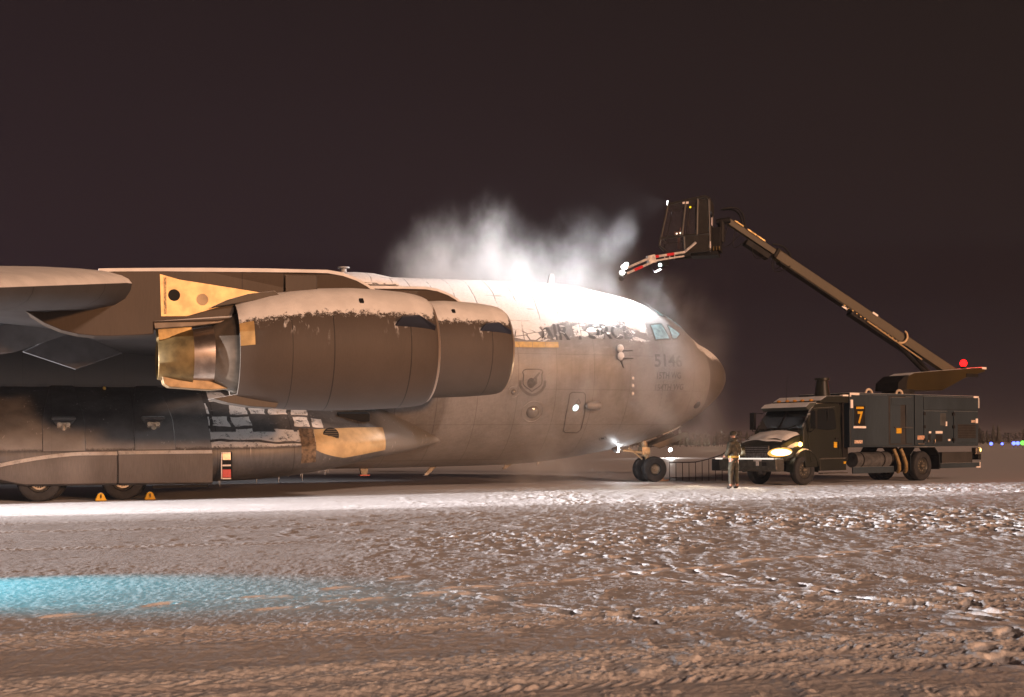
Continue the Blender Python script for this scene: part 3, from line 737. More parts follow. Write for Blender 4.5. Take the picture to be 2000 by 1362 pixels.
# lower and upper bifurcation fins standing off the rear of the fan cowl
m_ = MB(); fin = [(-18.46, 2.62), (-18.1, 2.52), (-17.6, 2.44), (-17.0, 2.40), (-16.9, 2.62), (-17.9, 2.72)]
m_.prism(fin, EP(14.55), EP(13.6)); m_.build("cowl_fin", snowed("fin_paint", (.09, .075, .06), .5, .7), eng, None, .02)
m_ = MB(); fin = [(-18.5, 4.70), (-18.1, 4.90), (-17.6, 5.06), (-17.0, 5.15), (-16.8, 5.0), (-17.7, 4.86)]
m_.prism(fin, EP(14.5), EP(13.6)); m_.build("cowl_fin", snowed("fin_paint_upper", (.09, .075, .06), .4, .6), eng, None, .02)
# vortex chine on the flank and the little vent
m_ = MB(); c0 = Vector((-1.30, 0, 0))
def onc(x, deg, off): 
    r = np.interp(-x, [-p[0] for p in prof], [p[1] for p in prof]) + off
    return Vector((x, -r * math.cos(R(deg)), zsh(x) + r * math.sin(R(deg))))
pts = [onc(-1.24, 18, -.02), onc(-1.12, 22, .26), onc(-.72, 22.5, .34), onc(-.25, 18.5, .16), onc(-.22, 17, -.02)]
pts2 = [p + Vector((0, .01, .035)) for p in pts]
m_.add(pts + pts2, [(0, 1, 2, 3, 4), (9, 8, 7, 6, 5)] + [(i, (i + 1) % 5, 5 + (i + 1) % 5, 5 + i) for i in range(5)])
m_.build("vortex_chine", snowed("chine_paint", (.035, .037, .05), .3, .6, .35, .1), eng)
m_ = MB(); c = onc(-1.96, 45, .0); m_.box(c + Vector((0, 0, .01)), (.10, .06, .14), (R(-45), 0, 0)); m_.build("cowl_vent", M_dark, eng, None, .01)
# bare patch of gold tape at the cowl's trailing edge
m_ = MB(); g = []
for i in range(7):
    for x in (-4.80, -4.48): g.append(onc(x, 4 + i * 4.5, .006))
m_.add(g, [(2 * i, 2 * i + 1, 2 * i + 3, 2 * i + 2) for i in range(6)]); m_.build("bare_patch", M_gold, eng, 60)
DE = L(4.5, -6.7, .60)
p2 = copy_tree(pylon, plane); p2.location = DE
e2 = copy_tree(eng, plane); e2.location = ENG0 + DE; e2["label"] = "inboard jet engine partly hidden behind the outboard one"

# ---- main-gear fairing (sponson)
SPS = [(-8.7, 2.10, 1.64, 1.75, 1.95), (-9.6, 2.75, 1.48, 1.76, 2.3), (-10.6, 3.75, 1.29, 1.72, 2.7), (-11.8, 4.90, 1.12, 1.64, 3.05), (-13.0, 5.60, .86, 1.55, 3.3), (-14.2, 6.00, .65, 1.47, 3.45), (-16.0, 6.22, .47, 1.42, 3.55), (-17.6, 6.26, .43, 1.40, 3.6), (-20, 6.26, .43, 1.38, 3.6), (-23.2, 6.26, .46, 1.36, 3.6), (-25.5, 5.7, .7, 1.4, 3.3), (-28, 4.2, 1.2, 1.6, 2.8), (-30, 2.9, 1.7, 1.8, 2.0)]
_sx = [-s[0] for s in SPS]; SPF = [pchip(_sx, [s[k] for s in SPS]) for k in range(1, 5)]
def SP(a, th, off=0.0):
    lo, zb, zs, zt = [f(-a) for f in SPF]
    c, s_ = max(math.cos(R(th)), 0), math.sin(R(th)); li = 2.6 if a < -12 else 2.6 - .8 * min(1, (a + 12) / 2.5)
    lo += off
    if s_ < 0: return L(a, li + (lo - li) * c ** .38, zs - (zs - zb + off) * (-s_) ** .7)
    return L(a, li + (lo - li) * (.35 * c + .65 * c ** 2.0), zs + (zt - zs + off) * s_ ** 1.35)
def spon_material(name, base, thr):
    t = NT(name); nx, ny, nz = t.nrm(); x, y, z = t.xyz()
    n1 = t.noise(5, 5, .65); n2 = t.noise(24, 4, .6)
    s = (nz + (n1 - .5) * .22 + (n2 - .5) * .18).step(thr, thr + .16)
    xj = x + (t.noise(.9, 2) - .5) * .5 + (n1 - .5) * .06; zj = z + (t.noise(1.1, 2) - .5) * .25
    bx = ((xj / .62).frac() - .5).abs().step(.395, .43, 1, 0).mx(z.step(1.98, 1.94) * n1.step(.36, .42)); bz = ((zj + x * .02 - .12) / .40).frac().step(.17, .22)
    vn = t.n("ShaderNodeTexVoronoi"); vn.inputs["Scale"].default_value = 1.0; vn.inputs["Randomness"].default_value = 0.0
    t.t.links.new(t.comb(xj / .62 + .5, y * 0.0, (zj + x * .02 - .12) / .40 + .4), vn.inputs["Vector"]); vs_ = t.n("ShaderNodeSeparateColor"); t.t.links.new(vn.outputs["Color"], vs_.inputs[0])
    pres = Sk(t.t, vs_.outputs[0]).lt(.60).mx(z.step(1.98, 1.94)) * (n1 * .6 + n2 * .4).step(.36, .48) * x.step(-13.4, -14.2)
    grid = bx * bz * pres; fwd = x.gt(-17.45) * x.lt(-11.0)
    shel = x.lt(-17.42) * (t.noise(1.1, 4, .6).step(.25, .75) * .14 + z.step(1.6, 2.6) * .26 + .58).mn(1.0)
    s = s * shel.inv()
    s = s * (fwd * grid.inv()).inv() * (x.gt(-13.9) * t.noise(2.5, 4, .7).lt(.60)).inv() * x.step(-11.9, -12.3)
    dirt = t.noise(2.0, 5, .65, st=(.7, 1, .4)); st_ = t.noise(13, 3, .6, st=(1, 1, .06))
    b = t.mixc((dirt * .65 + st_ * .35).step(.33, .66), [k * .7 for k in base], [k * 1.25 for k in base])
    ln = ((x / 2.3).frac() - .5).abs().step(.003, .007, 1, 0)
    b = t.mixc(ln * .7, b, (.015, .014, .014))
    b = t.mixc(x.step(-16.9, -17.5) * z.step(1.3, 1.9) * .5, b, (.02, .018, .017))  # upper fairing aft: shade below the wing painted into the base colour
    b = t.mixc(x.step(-12.0, -11.6), b, (.185, .177, .174))
    ice = st_.step(.60, .72) * z.step(.8, 1.3) * t.noise(1.5, 2).step(.5, .62) * .6
    c = t.mixc(s.mx(ice), b, [k * .92 for k in SNOW])
    t.pbr(c, s * .4 + .42, 0, t.bump(s + n2 * s * .4, .7, .03), .4); return t.m
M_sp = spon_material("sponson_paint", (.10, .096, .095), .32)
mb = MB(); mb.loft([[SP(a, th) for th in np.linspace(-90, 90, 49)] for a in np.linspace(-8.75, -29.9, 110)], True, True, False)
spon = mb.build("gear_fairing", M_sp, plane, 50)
def sp_patch(name, a0, a1, t0, t1, off, mat, parent=spon, na=24, nt=14, shape=None):
    m_ = MB(); g = []
    for i in range(na + 1):
        u_ = i / na; a = a0 + (a1 - a0) * u_
        lo, hi = (t0, t1) if shape is None else shape(u_)
        for j in range(nt + 1): g.append(SP(a, lo + (hi - lo) * j / nt, off))
    m_.add(g, [(i * (nt + 1) + j, i * (nt + 1) + j + 1, (i + 1) * (nt + 1) + j + 1, (i + 1) * (nt + 1) + j) for i in range(na) for j in range(nt)])
    return m_.build(name, mat, parent, 60)
M_tan = simple("tan_nose_panel", (.50, .36, .19), .45, .1, .15, 3)
sp_patch("tan_panel", -11.75, -14.25, -22, 30, .008, M_tan, shape=lambda u: (-24 + 22 * max(0, (u - .62) / .38), 26 - 3 * u))
sp_patch("rusty_panel", -14.26, -14.72, -24, 24, .008, simple("rusty_panel_paint", (.17, .12, .075), .5, 0, .5, 9))
m_ = MB(Matrix.Translation(SP(-13.72, 16, .0)) @ Matrix.Rotation(R(90 + 10), 4, "X"))
m_.cyl((0, 0, -.05), (0, 0, .03), .25, .25, 28)
ck = m_.build("vent_intake", M_dark, spon, 40)
m_ = MB(Matrix.Translation(SP(-13.72, 16, .0)) @ Matrix.Rotation(R(90 + 10), 4, "X"))
for k in range(-3, 4): m_.box((0, k * .066, .035), (2 * math.sqrt(max(.235 ** 2 - (k * .066) ** 2, .001)), .014, .012))
m_.build("louvre", simple("louvre_paint", (.13, .10, .06), .5), ck)
m_ = MB(Matrix.Translation(SP(-12.75, 38, .0)) @ Matrix.Rotation(R(12), 4, "X")); m_.box((0, 0, 0), (1.05, .35, .26)); m_.build("ram_air_scoop", M_dark, spon, None, .03)
MB(Matrix.Translation(SP(-13.3, 50, .02))).box((0, 0, 0), (.55, .25, .05)).build("scoop_lip", M_tan, spon, None, .01)
# gear doors hanging proud of the fairing
M_door = snowed("gear_door_paint", (.115, .105, .10), .42, .75, .5, .5, .25, [(0, -20.1, .016)], .9, nscale=5)
def door_slab(name, a0, a1, zt, zb0, zb1, l=6.37):
    m_ = MB(); top = []; n = 22
    rg = []
    for i in range(n + 1):
        u_ = i / n; a = a0 + (a1 - a0) * u_; zb = zb0 + (zb1 - zb0) * u_; t1 = zt - .32 * max(0, (-21.0 - a) / 2.3) ** 1.6
        if a < -22.6: zb += .25 * (-22.6 - a)
        rg.append([L(a, l - .32, t1 + .03), L(a, l - .10, t1), L(a, l, t1 - .10), L(a, l + .02, (t1 + zb) / 2), L(a, l - .03, zb + .06), L(a, l - .14, zb), L(a, l - .34, zb + .02)])
    m_.loft(rg); return m_.build(name, M_door, plane, 35)
door_slab("gear_door", -17.42, -20.06, 1.42, .41, .44)
door_slab("gear_door", -20.09, -24.6, 1.40, .44, .46)
# drag-link beam below the doors
MB().box(tuple(L(-18.3, 6.0, .36)), (1.6, .1, .08)).build("door_rod", M_dark, plane)
# service panel with red and white frame
m_ = MB(); m_.box(tuple(L(-17.0, 6.265, .98)), (.34, .05, .78)); sp_ = m_.build("service_panel", M_dark, plane, None, .05)
for z_, h_, mt in ((1.22, .2, M_metal), (.96, .05, M_white), (.72, .24, M_red), (1.34, .04, M_white), (.57, .04, M_white)):
    MB().box(tuple(L(-17.0, 6.295, z_)), (.25, .02, h_)).build("panel_placard", mt, sp_, None, .006)
MB().box(tuple(L(-17.15, 6.295, .96)), (.03, .025, .80)).build("panel_edge", M_white, sp_, None, .006)
# raised hinge housings with their brackets
M_hous = snowed("hinge_housing_paint", (.075, .071, .069), .80, .95, .5, .25, .2)
hp = [(3.50, 3.62), (3.72, 3.05), (4.35, 2.62), (5.15, 2.22), (5.75, 1.85), (6.18, 1.44)]
for ac in (-19.03, -21.52):
    m_ = MB(); rg = []
    for i in range(9):
        th_ = 78 - 74 * i / 8; w_ = .30 + .30 * min(1, i / 5)
        rg.append([SP(ac - w_, th_, -.03), SP(ac - w_ + .04, th_, .045), SP(ac + w_ - .04, th_, .045), SP(ac + w_, th_, -.03)])
    m_.loft(rg); ho = m_.build("hinge_housing", M_sp, plane, 30)
    c = SP(ac, 31, .02)
    m_ = MB(Matrix.Translation(c)); m_.box((0, -.05, .08), (.66, .34, .10)); m_.loft([[Vector((x_ * .30, y_ * .14 - .1, .03)) for x_, y_ in ((-1, -1), (1, -1), (1, 1), (-1, 1))], [Vector((x_ * .16, y_ * .12 - .16, -.20)) for x_, y_ in ((-1, -1), (1, -1), (1, 1), (-1, 1))]])
    br = m_.build("hinge_bracket", M_hous, ho, None, .03)
    m_ = MB(Matrix.Translation(c)); 
    for x_ in (-.11, .11): m_.cyl((x_, -.20, -.10), (x_, -.32, -.10), .07, .07, 12)
    m_.cyl((0, -.26, -.12), (0, -.3, -.42), .09, .07, 12); m_.box((0, -.22, -.14), (.34, .1, .2)); m_.build("actuator", simple("actuator_metal", (.42, .36, .28), .4, .5, .3, 12), ho, 40)
MB().ball(L(-20.3, 3.62, 3.35), .055, 6).build("marker_lamp", simple("amber_glass", (.8, .5, .1), .3), plane, 60)

# ---- wheels
def wheel(name, r, w, rim_r, mat_rim, parent, loc, spokes=0):
    m_ = MB(); h = w / 2; b = r * .16
    m_.rev([(-h * .55, rim_r), (-h * .9, rim_r + .03), (-h, r * .80), (-h * .86, r - b * .45), (-h * .55, r - .01), (0, r), (h * .55, r - .01), (h * .86, r - b * .45), (h, r * .80), (h * .9, rim_r + .03), (h * .55, rim_r)], 1, 48)
    o = m_.build(name, M_tyre, parent, 40, loc=loc)
    m_ = MB(); m_.rev([(-h * .62, rim_r + .005), (-h * .72, rim_r * .96), (-h * .55, rim_r * .86), (-h * .42, rim_r * .80), (-h * .40, rim_r * .30), (-h * .62, rim_r * .26), (-h * .66, .01)], 1, 32)
    m_.rev([(h * .62, rim_r + .005), (h * .55, rim_r * .86), (h * .40, rim_r * .5), (h * .4, .01)], 1, 32)
    rim = m_.build("rim", mat_rim, o, 35)
    m_ = MB(); n = spokes or 10
    for k in range(n):
        th = 2 * math.pi * k / n; m_.cyl((rim_r * .58 * math.cos(th), -h * .40, rim_r * .58 * math.sin(th)), (rim_r * .58 * math.cos(th), -h * .47, rim_r * .58 * math.sin(th)), rim_r * .085, rim_r * .07, 8)
    m_.build("brake_slot" if spokes else "lug_nut", M_dark if spokes else M_hub, o, 40)
    m_ = MB(); m_.cyl((0, -h * .40, 0), (0, -h * .85, 0), rim_r * .20, rim_r * .14, 14); m_.build("hub", M_hub, o, 40)
    return o
w0 = wheel("main_wheel", .60, .48, .31, M_rim, plane, L(-19.92, 5.92, .59), 18)
for a, l_ in ((-22.19, 5.92), (-19.75, 4.9), (-22.0, 4.9), (-19.75, 4.0), (-22.0, 4.0)):
    c = copy_tree(w0, plane); c.location = L(a, l_, .59)
m_ = MB()
for a in (-19.9, -22.1):
    m_.cyl(L(a, 3.6, .6), L(a, 6.1, .6), .13, .13, 12); m_.cyl(L(a, 5.4, .6), L(a + .2, 5.2, 1.5), .18, .22, 14)
m_.build("main_gear_strut", M_steel, plane, 40)
nw = wheel("nose_wheel", .505, .36, .205, M_rim, plane, L(.28, .40, .50), 0)
c = copy_tree(nw, plane); c.location = L(.28, -.40, .50)
m_ = MB(); m_.cyl(L(.28, -.5, .5), L(.28, .5, .5), .07, .07, 12); m_.cyl(L(.28, 0, .5), L(.12, 0, 1.15), .085, .09, 14); m_.cyl(L(.14, 0, 1.0), L(0, 0, 1.8), .13, .14, 14)
m_.tube([L(-.05, .1, 1.15), L(-.95, .15, 1.25)], .05); m_.tube([L(-.1, .12, .90), L(-.7, .15, 1.35)], .035); m_.box(tuple(L(.05, .0, 1.22)), (.34, .4, .3))
m_.build("nose_gear_strut", simple("strut_paint", (.34, .25, .15), .4, .2, .3, 6), plane, 40)
slab("nose_gear_door", [(.10, .55, 1.44), (1.55, .55, 1.96), (1.78, .55, 1.80), (.45, .55, 1.30)], .06, simple("door_inside", (.05, .038, .03), .5))
slab("nose_gear_door", [(.10, -.55, 1.40), (1.55, -.55, 1.90), (1.80, -.55, 1.76), (.45, -.55, 1.28)], .06, bpy.data.materials["door_inside"])
m_ = MB(); m_.tube([S(.4, -72, .04), S(.8, -70, .05), S(1.1, -67, .04)], .03); m_.tube([S(-.3, -75, .04), S(.1, -72, .05)], .035); m_.build("door_hinge", M_metal, plane, 40)
# landing light under the belly
ll_c = S(-1.60, -74, .10)
m_ = MB(Matrix.Translation(ll_c)); m_.ball((0, 0, 0), (.10, .10, .10), 8); lln = m_.build("landing_light", emit("landing_lamp", (.95, .98, 1), 120), plane, 60)
MB(Matrix.Translation(ll_c)).rev([(-.20, .04), (-.12, .13), (-.02, .15)], 0, 16, (0, 0, .04), True).build("light_housing", M_steel, lln, 40)
point("landing_lamp_light", PL_M @ (ll_c + L(.05, .20, -.35)), 22, (.92, .96, 1), .06)
# icicles along the lower edges
def icicles(name, pts, parent, seed=1):
    r = random.Random(seed); t = bpy.data.materials.get("ice") or simple("ice", (.62, .66, .72), .12, 0, .1, 10, .6)
    for p in pts:
        h_ = r.uniform(.06, .26); MB().cyl(p + Vector((0, 0, .03)), p - Vector((r.uniform(-.01, .01), 0, h_)), r.uniform(.010, .02), .003, 6).build(name, t, parent, 60)
r = random.Random(8)
icicles("icicle", [SP(a, -72, .0) for a in [-17.05, -17.02, -14.9, -14.5, -14.45, -13.9, -13.7, -13.66, -13.6, -15.9, -15.2]], spon, 3)


# ---- chocks, placard board and ropes round the gear
def chock(a, l_, lab, flip):
    m_ = MB(); m_.prism([(-.16, 0), (.16, 0), (.07, .20), (.0, .24), (-.08, .20)], lambda p, q: Vector((p * flip, -.20, q)), lambda p, q: Vector((p * flip, .20, q)))
    o = m_.build("wheel_chock", M_chock, None, None, .02); o.matrix_world = PL_M @ Matrix.Translation(L(a, l_, .01))
    tag(o, lab, "wheel chock", "yellow chocks at the main wheels"); 
    m2 = MB(); m2.tube([(.0, -.21, .17), (.0, -.25, .17), (0, -.25, .08), (0, -.21, .08)], .014); m2.build("handle", M_dark, o, 60)
chock(-20.56, 6.45, "yellow wheel chock behind the forward main wheel, on the tail side", 1)
chock(-19.22, 6.45, "yellow wheel chock in front of the forward main wheel, on the nose side", -1)
m_ = MB(); m_.box((0, 0, .32), (.09, .07, .62), (0, R(-8), 0)); m_.box((.06, 0, .03), (.42, .22, .06)); m_.box((-.04, 0, .60), (.16, .12, .1), (0, R(-8), 0))
o = m_.build("stake_board", snowed("bare_timber", (.42, .24, .14), .5, .8), None, None, .01, loc=(5.98, 49.2, 0)); tag(o, "short tan wooden stake standing just ahead of the nose wheel", "stake")
o = None
m_ = MB(); fx = [(6.35 + i * .245, 49.6 - i * .12) for i in range(9)]
fence = empty("rope_fence", Matrix.Translation((6.35, 49.6, 0))); tag(fence, "low dark fence of thin posts under a sagging rail, between nose wheel and truck", "fence")
M_post = snowed("fence_post_paint", (.11, .085, .078), .5, .8)
for i, (x_, y_) in enumerate(fx):
    t_ = i / 8; h_ = .74 + .30 * max(0, (t_ - .45) / .55) ** 1.3
    p_ = MB().cyl((0, 0, 0), (0, 0, h_), .017, .014, 8).build("post", M_post, fence, 40, loc=(x_ - 6.35, y_ - 49.6, 0))
pts = [(x_ - 6.35, y_ - 49.6, .74 + .30 * max(0, (i / 8 - .45) / .55) ** 1.3) for i, (x_, y_) in enumerate(fx)]
MB().tube(pts + [(2.35, -1.15, 1.34)], .024).build("top_rail", M_post, fence, 40)
MB().tube([(p[0], p[1], .12) for p in pts], .016).build("bottom_rail", M_post, fence, 40)

# ================================================================== DE-ICING TRUCK
# local axes: x forward (front axle at 0), y to its left (viewer side), z up
TK_M = Matrix(((-.809, .588, 0, 9.552), (-.588, -.809, 0, 43.789), (0, 0, 1, 0), (0, 0, 0, 1)))
truck = empty("deicing_truck", TK_M)
tag(truck, "dark green de-icing truck with raised boom, basket and lit headlamp, parked off the nose", "truck")
def headlamp_mat():
    t = NT("headlamp_glow"); x, y, z = t.xyz(); e = t.n("ShaderNodeEmission")
    d = (((y.abs() - 1.0) / .26).pw(2.0) + ((z - 1.16) / .115).pw(2.0))
    k = d.step(.15, 1.25, 1, 0)
    t.t.links.new(t.mixc(k, (1, .50, .12), (1, .93, .76)), e.inputs[0]); t.l(k * 15.0 + 1.1, e.inputs[1]); t.l(e.outputs[0], t.out.inputs[0]); return t.m
def olive(name, c, lo=.6, hi=.75): return snowed(name, c, lo, hi, .42, .5, .22, None, .35, nscale=4)
M_cab = olive("cab_paint", (.017, .018, .014))
M_body = snowed("body_paint", (.029, .041, .052), .6, .75, .48, .5, .3, None, .3, nscale=2.5)
M_bodyd = simple("body_recess", (.028, .026, .025), .6)
M_boom = snowed("boom_paint", (.033, .023, .007), .75, .95, .45, .5, .25)
M_blk = simple("chassis_black", (.011, .010, .0095), .65, 0, .4, 5, .2)
M_grille = simple("grille_plastic", (.03, .028, .026), .4, 0, .3, 20)
t = NT("dark_glass"); t.pbr((.012, .014, .015), .06, 0, None, .8); M_glass = t.m
M_snow = snowed("settled_snow", (.7, .7, .7), -.5, 0, .9, .1)
# chassis
m_ = MB(); m_.box((-4.6, .42, .88), (12.0, .10, .26)); m_.box((-4.6, -.42, .88), (12.0, .10, .26))
for x_ in (0, -6.75): m_.cyl((x_, -.9, .55), (x_, .9, .55), .09, .09, 10)
m_.ball((-6.75, 0, .55), (.3, .26, .26), 8); m_.box((-.2, 0, .95), (1.8, 1.2, .5)); m_.build("chassis", M_blk, truck)
# cab shell: profile along x, lofted across
def shell(name, rings, mat, parent=truck, sm=30, bevel=.02, caps=True):
    m_ = MB(); m_.loft(rings, caps, caps); return m_.build(name, mat, parent, sm, bevel)
CW = 1.16
def cabring(y, k):
    ins = .0 if abs(y) < CW else 0
    return [Vector((x_, y * (1 - tk), z_)) for x_, z_, tk in ((-.02, .62, 0), (.10, 1.30, 0), (.08, 1.92, .02), (-.52, 2.72, .10), (-.72, 2.86, .14), (-1.4, 2.94, .16), (-2.02, 2.92, .14), (-2.06, 2.3, .05), (-2.06, .62, 0))]
cab = shell("cab", [cabring(y, 0) for y in (-CW, -CW * .5, 0, CW * .5, CW)], M_cab, bevel=.04)
# windscreen and its snowy visor
def quad(name, pts, mat, parent, th=.0):
    c = [Vector(p) for p in pts]; n = (c[1] - c[0]).cross(c[3] - c[0]).normalized()
    m_ = MB(); m_.add(c + [p - n * .012 for p in c], [(0, 1, 2, 3), (7, 6, 5, 4)] + [(i, (i + 1) % 4, 4 + (i + 1) % 4, 4 + i) for i in range(4)]); return m_.build(name, mat, parent)
ws = quad("windscreen", [(.085, -1.02, 1.98), (.085, 1.02, 1.98), (-.47, .96, 2.70), (-.47, -.96, 2.70)], M_glass, truck)
for y0 in (-.55, .1):
    MB().tube([(.10, y0, 1.98), (.06, y0 + .5, 2.04), (.0, y0 + .62, 2.12)], .014, 6).build("wiper", M_blk, ws, 40)
quad("pillar_strip", [(.10, -.045, 1.98), (.10, .045, 1.98), (-.465, .04, 2.72), (-.465, -.04, 2.72)], M_blk, ws)
shell("sun_visor", [[Vector((x_, y, z_)) for x_, z_ in ((-.30, 2.62), (-.16, 2.74), (-.36, 2.88), (-.74, 2.93), (-.70, 2.84))] for y in (-1.06, 1.06)], snowed("visor_snowy", (.05, .055, .05), .35, .5, .5, .3), truck, None, .015)
m_ = MB(); m_.loft([[Vector((-.85, y, 2.90)), Vector((-.85, y, 2.98)), Vector((-1.2, y, 3.14)), Vector((-2.40, y, 3.17)), Vector((-2.40, y, 2.90))] for y in (-1.1, 1.12)]); m_.build("roof_deflector", M_cab, truck, None, .03)
for y_ in (-.75, -.35, 0, .35, .75):
    MB().ball((-.80, y_, 2.99), (.09, .07, .045), 6).build("roof_marker", simple("amber_marker", (.55, .25, .03), .3) if y_ == -.75 else bpy.data.materials["amber_marker"], truck, 60)
MB().tube([(-.9, -.5, 2.95), (-.95, -.5, 3.55), (-.98, -.5, 3.95)], [.012, .008, .005], 6).build("whip_aerial", M_blk, truck, 40)
# cab door with window, handle, mirror
m_ = MB(); dp = [(-.28, .80), (-.16, 1.35), (-.16, 1.92), (-.58, 2.70), (-1.74, 2.76), (-1.80, 1.9), (-1.80, .80)]
def cab_y(z): return CW * (1 - np.interp(z, [.62, 1.3, 1.92, 2.3, 2.72, 2.86], [0, 0, .02, .055, .10, .14]))
m_.prism(dp, lambda a, z: Vector((a, cab_y(z) + .022, z)), lambda a, z: Vector((a, cab_y(z) - .01, z))); cd = m_.build("cab_door", M_cab, truck, None, .012)
wp = [(-.50, 1.98), (-.46, 2.08), (-.74, 2.62), (-.80, 2.66), (-1.58, 2.70), (-1.64, 2.64), (-1.66, 2.02), (-1.60, 1.96), (-1.2, 1.92)]
m_ = MB(); m_.prism(wp, lambda a, z: Vector((a, cab_y(z) + .030, z)), lambda a, z: Vector((a, cab_y(z) + .010, z))); m_.build("door_glass", M_glass, cd)
m_ = MB(); m_.box((-1.22, cab_y(2.3) + .034, 2.3), (.03, .02, .74), (R(-4), 0, 0)); m_.box((-1.62, CW + .04, 1.62), (.16, .04, .05)); m_.build("handle", M_blk, cd)
MB().box((-1.56, CW + .028, 1.40), (.17, .012, .20)).build("yellow_placard", M_yel, cd)
MB().box((-1.80, CW + .020, 1.38), (.14, .03, .26)).build("fuel_hatch", M_blk, cd)
for s_ in (1, -1):
    m_ = MB(); m_.tube([(-.30, s_ * 1.08, 2.55), (-.12, s_ * 1.42, 2.60), (-.12, s_ * 1.42, 1.92), (-.26, s_ * 1.14, 1.86)], .02, 6); m_.box((-.14, s_ * 1.42, 2.28), (.10, .22, .62)); m_.build("mirror", M_blk, truck, None, .01)
# bonnet: sloped nose with fenders, hood snow
hr = lambda y, d=0: [Vector((1.18 - .10 * abs(y) ** 2 - .06, y, .85)), Vector((1.22 - .14 * y * y, y, 1.40)), Vector((1.08 - .14 * y * y, y, 1.58 - .10 * y * y)), Vector((.6, y, 1.72 - .10 * y * y)), Vector((-.02, y, 1.88 - .08 * y * y)), Vector((-.02, y, .85))]
hood = shell("bonnet", [hr(y) for y in np.linspace(-1.0, 1.0, 13)], olive("bonnet_paint", (.017, .018, .014), .97, 1.1), sm=35, bevel=.03)
m_ = MB(); g = []
for i in range(17):
    y = -.98 + 1.96 * i / 16
    f0 = .84 + .12 * math.cos(y * 2.4) + .06 * math.sin(y * 9)
    for j in range(7):
        x_ = -.02 + (f0 + .02) * j / 6; zz = np.interp(x_, [-.02, .6, 1.08], [1.88 - .08 * y * y, 1.72 - .10 * y * y, 1.58 - .10 * y * y])
        edge = min(1, min(j, 6 - j) / 1.0) * min(1, min(i, 16 - i) / 1.0)
        g.append((x_, y, zz + .014 + .075 * edge + .012 * math.sin(7 * x_ + 5 * y)))
m_.add(g, [(i * 7 + j, i * 7 + j + 1, (i + 1) * 7 + j + 1, (i + 1) * 7 + j) for i in range(16) for j in range(6)]); m_.build("bonnet_snow", M_snow, hood, 70)
m_ = MB(); g = []
for i in range(17):
    y = -.9 + 1.8 * i / 16; 
    for j in range(4):
        x_ = .98 + .10 * j / 3 + .03 * math.sin(y * 5) - .14 * y * y; zz = np.interp(x_ + .14 * y * y, [.6, 1.08, 1.22], [1.72 - .10 * y * y, 1.58 - .10 * y * y, 1.42 - .1 * y * y])
        g.append((x_, y, zz + .012 + .03 * (1 if 0 < j < 3 else 0)))
m_.add(g, [(i * 4 + j, i * 4 + j + 1, (i + 1) * 4 + j + 1, (i + 1) * 4 + j) for i in range(16) for j in range(3)]); m_.build("grille_brow_snow", M_snow, hood, 70)
m_ = MB(); m_.box((1.17, 0, 1.14), (.10, 1.12, .52)); gr_ = m_.build("grille", M_grille, truck, None, .03)
m_ = MB(); 
for k in range(7): m_.box((1.225, 0, .94 + k * .065), (.02, 1.02, .018))
for k in range(15): m_.box((1.228, -.5 + k * .0715, 1.02), (.015, .03, .22))
m_.build("grille_bars", simple("grille_chrome", (.30, .29, .30), .3, .7, .3, 15), gr_)
for s_ in (1, -1):
    # wheel-arch fender
    m_ = MB(); rg = []
    for k in range(15):
        th = R(-8 + 196 * k / 14); rg.append([Vector((.02 + .66 * math.cos(th), s_ * yy, .60 + .68 * math.sin(th) + dz)) for yy, dz in ((.86, .02), (1.12, .03), (1.20, -.04), (1.18, -.07), (.86, -.03))])
    m_.loft(rg); m_.build("wheel_arch", M_cab, truck, 40)
    m_ = MB(); m_.loft([[Vector((x_, s_ * y_, z_)) for x_, y_, z_ in r_] for r_ in ([(.62, 1.14, .98), (.62, 1.14, 1.30), (.20, 1.14, 1.42), (-.10, 1.14, 1.40), (-.1, 1.14, .98)], [(1.0, .80, .80), (1.02, .84, 1.34), (.5, .82, 1.60), (-.1, .84, 1.66), (-.1, .84, .8)])]); m_.build("fender", M_cab, truck, 30, .02)
    m_ = MB(Matrix.Translation((1.06, s_ * (.93 if s_ > 0 else 1.04), 1.16)) @ Matrix.Rotation(R(s_ * 38), 4, "Z") @ Matrix.Rotation(R(6), 4, "X" ))
    m_.ball((0, 0, 0), (.10, .42, .165), 10)
    m_.build("headlamp", headlamp_mat() if s_ == 1 else bpy.data.materials["headlamp_glow"], truck, 60)
    m_ = MB(); m_.ball((.32, s_ * 1.205, 1.43), (.09, .04, .075), 8); m_.build("turn_lamp", emit("amber_glow", (1, .55, .10), 22) if s_ == 1 else bpy.data.materials["amber_glow"], truck, 60)
# bumper with glowing reflective bars and plate
m_ = MB(); m_.loft([[Vector((x_, y, z_)) for x_, z_ in ((1.48, .50), (1.60, .56), (1.62, .93), (1.48, .95), (1.20, .93), (1.20, .50))] for y in (-1.42, -1.1, 1.05, 1.24)]); bp = m_.build("bumper", simple("bumper_steel", (.075, .07, .06), .4, .4, .3, 7), truck, None, .02)
M_bar = emit("reflector_glow", (1, .84, .72), 1.1)  # reflective strips, not lamps: their brightness is added as emission
MB().box((1.625, .10, .945), (.02, 2.1, .055)).build("reflector_glow_bar", M_bar, bp)
MB().box((1.625, -1.42, .945), (.02, .34, .055)).build("reflector_glow_bar", M_bar, bp)
m_ = MB(); m_.box((1.632, .42, .80), (.02, .12, .20)); m_.box((1.632, .42, .88), (.022, .36, .05)); m_.build("number_plate", M_white, bp)
m_ = MB(); m_.box((1.62, .72, .76), (.03, .20, .13)); m_.box((1.62, -.75, .76), (.03, .20, .13)); m_.build("fog_recess", M_blk, bp)
m_ = MB(); m_.box((1.45, .45, .46), (.1, .25, .12)); m_.build("tow_hook", M_steel, bp)
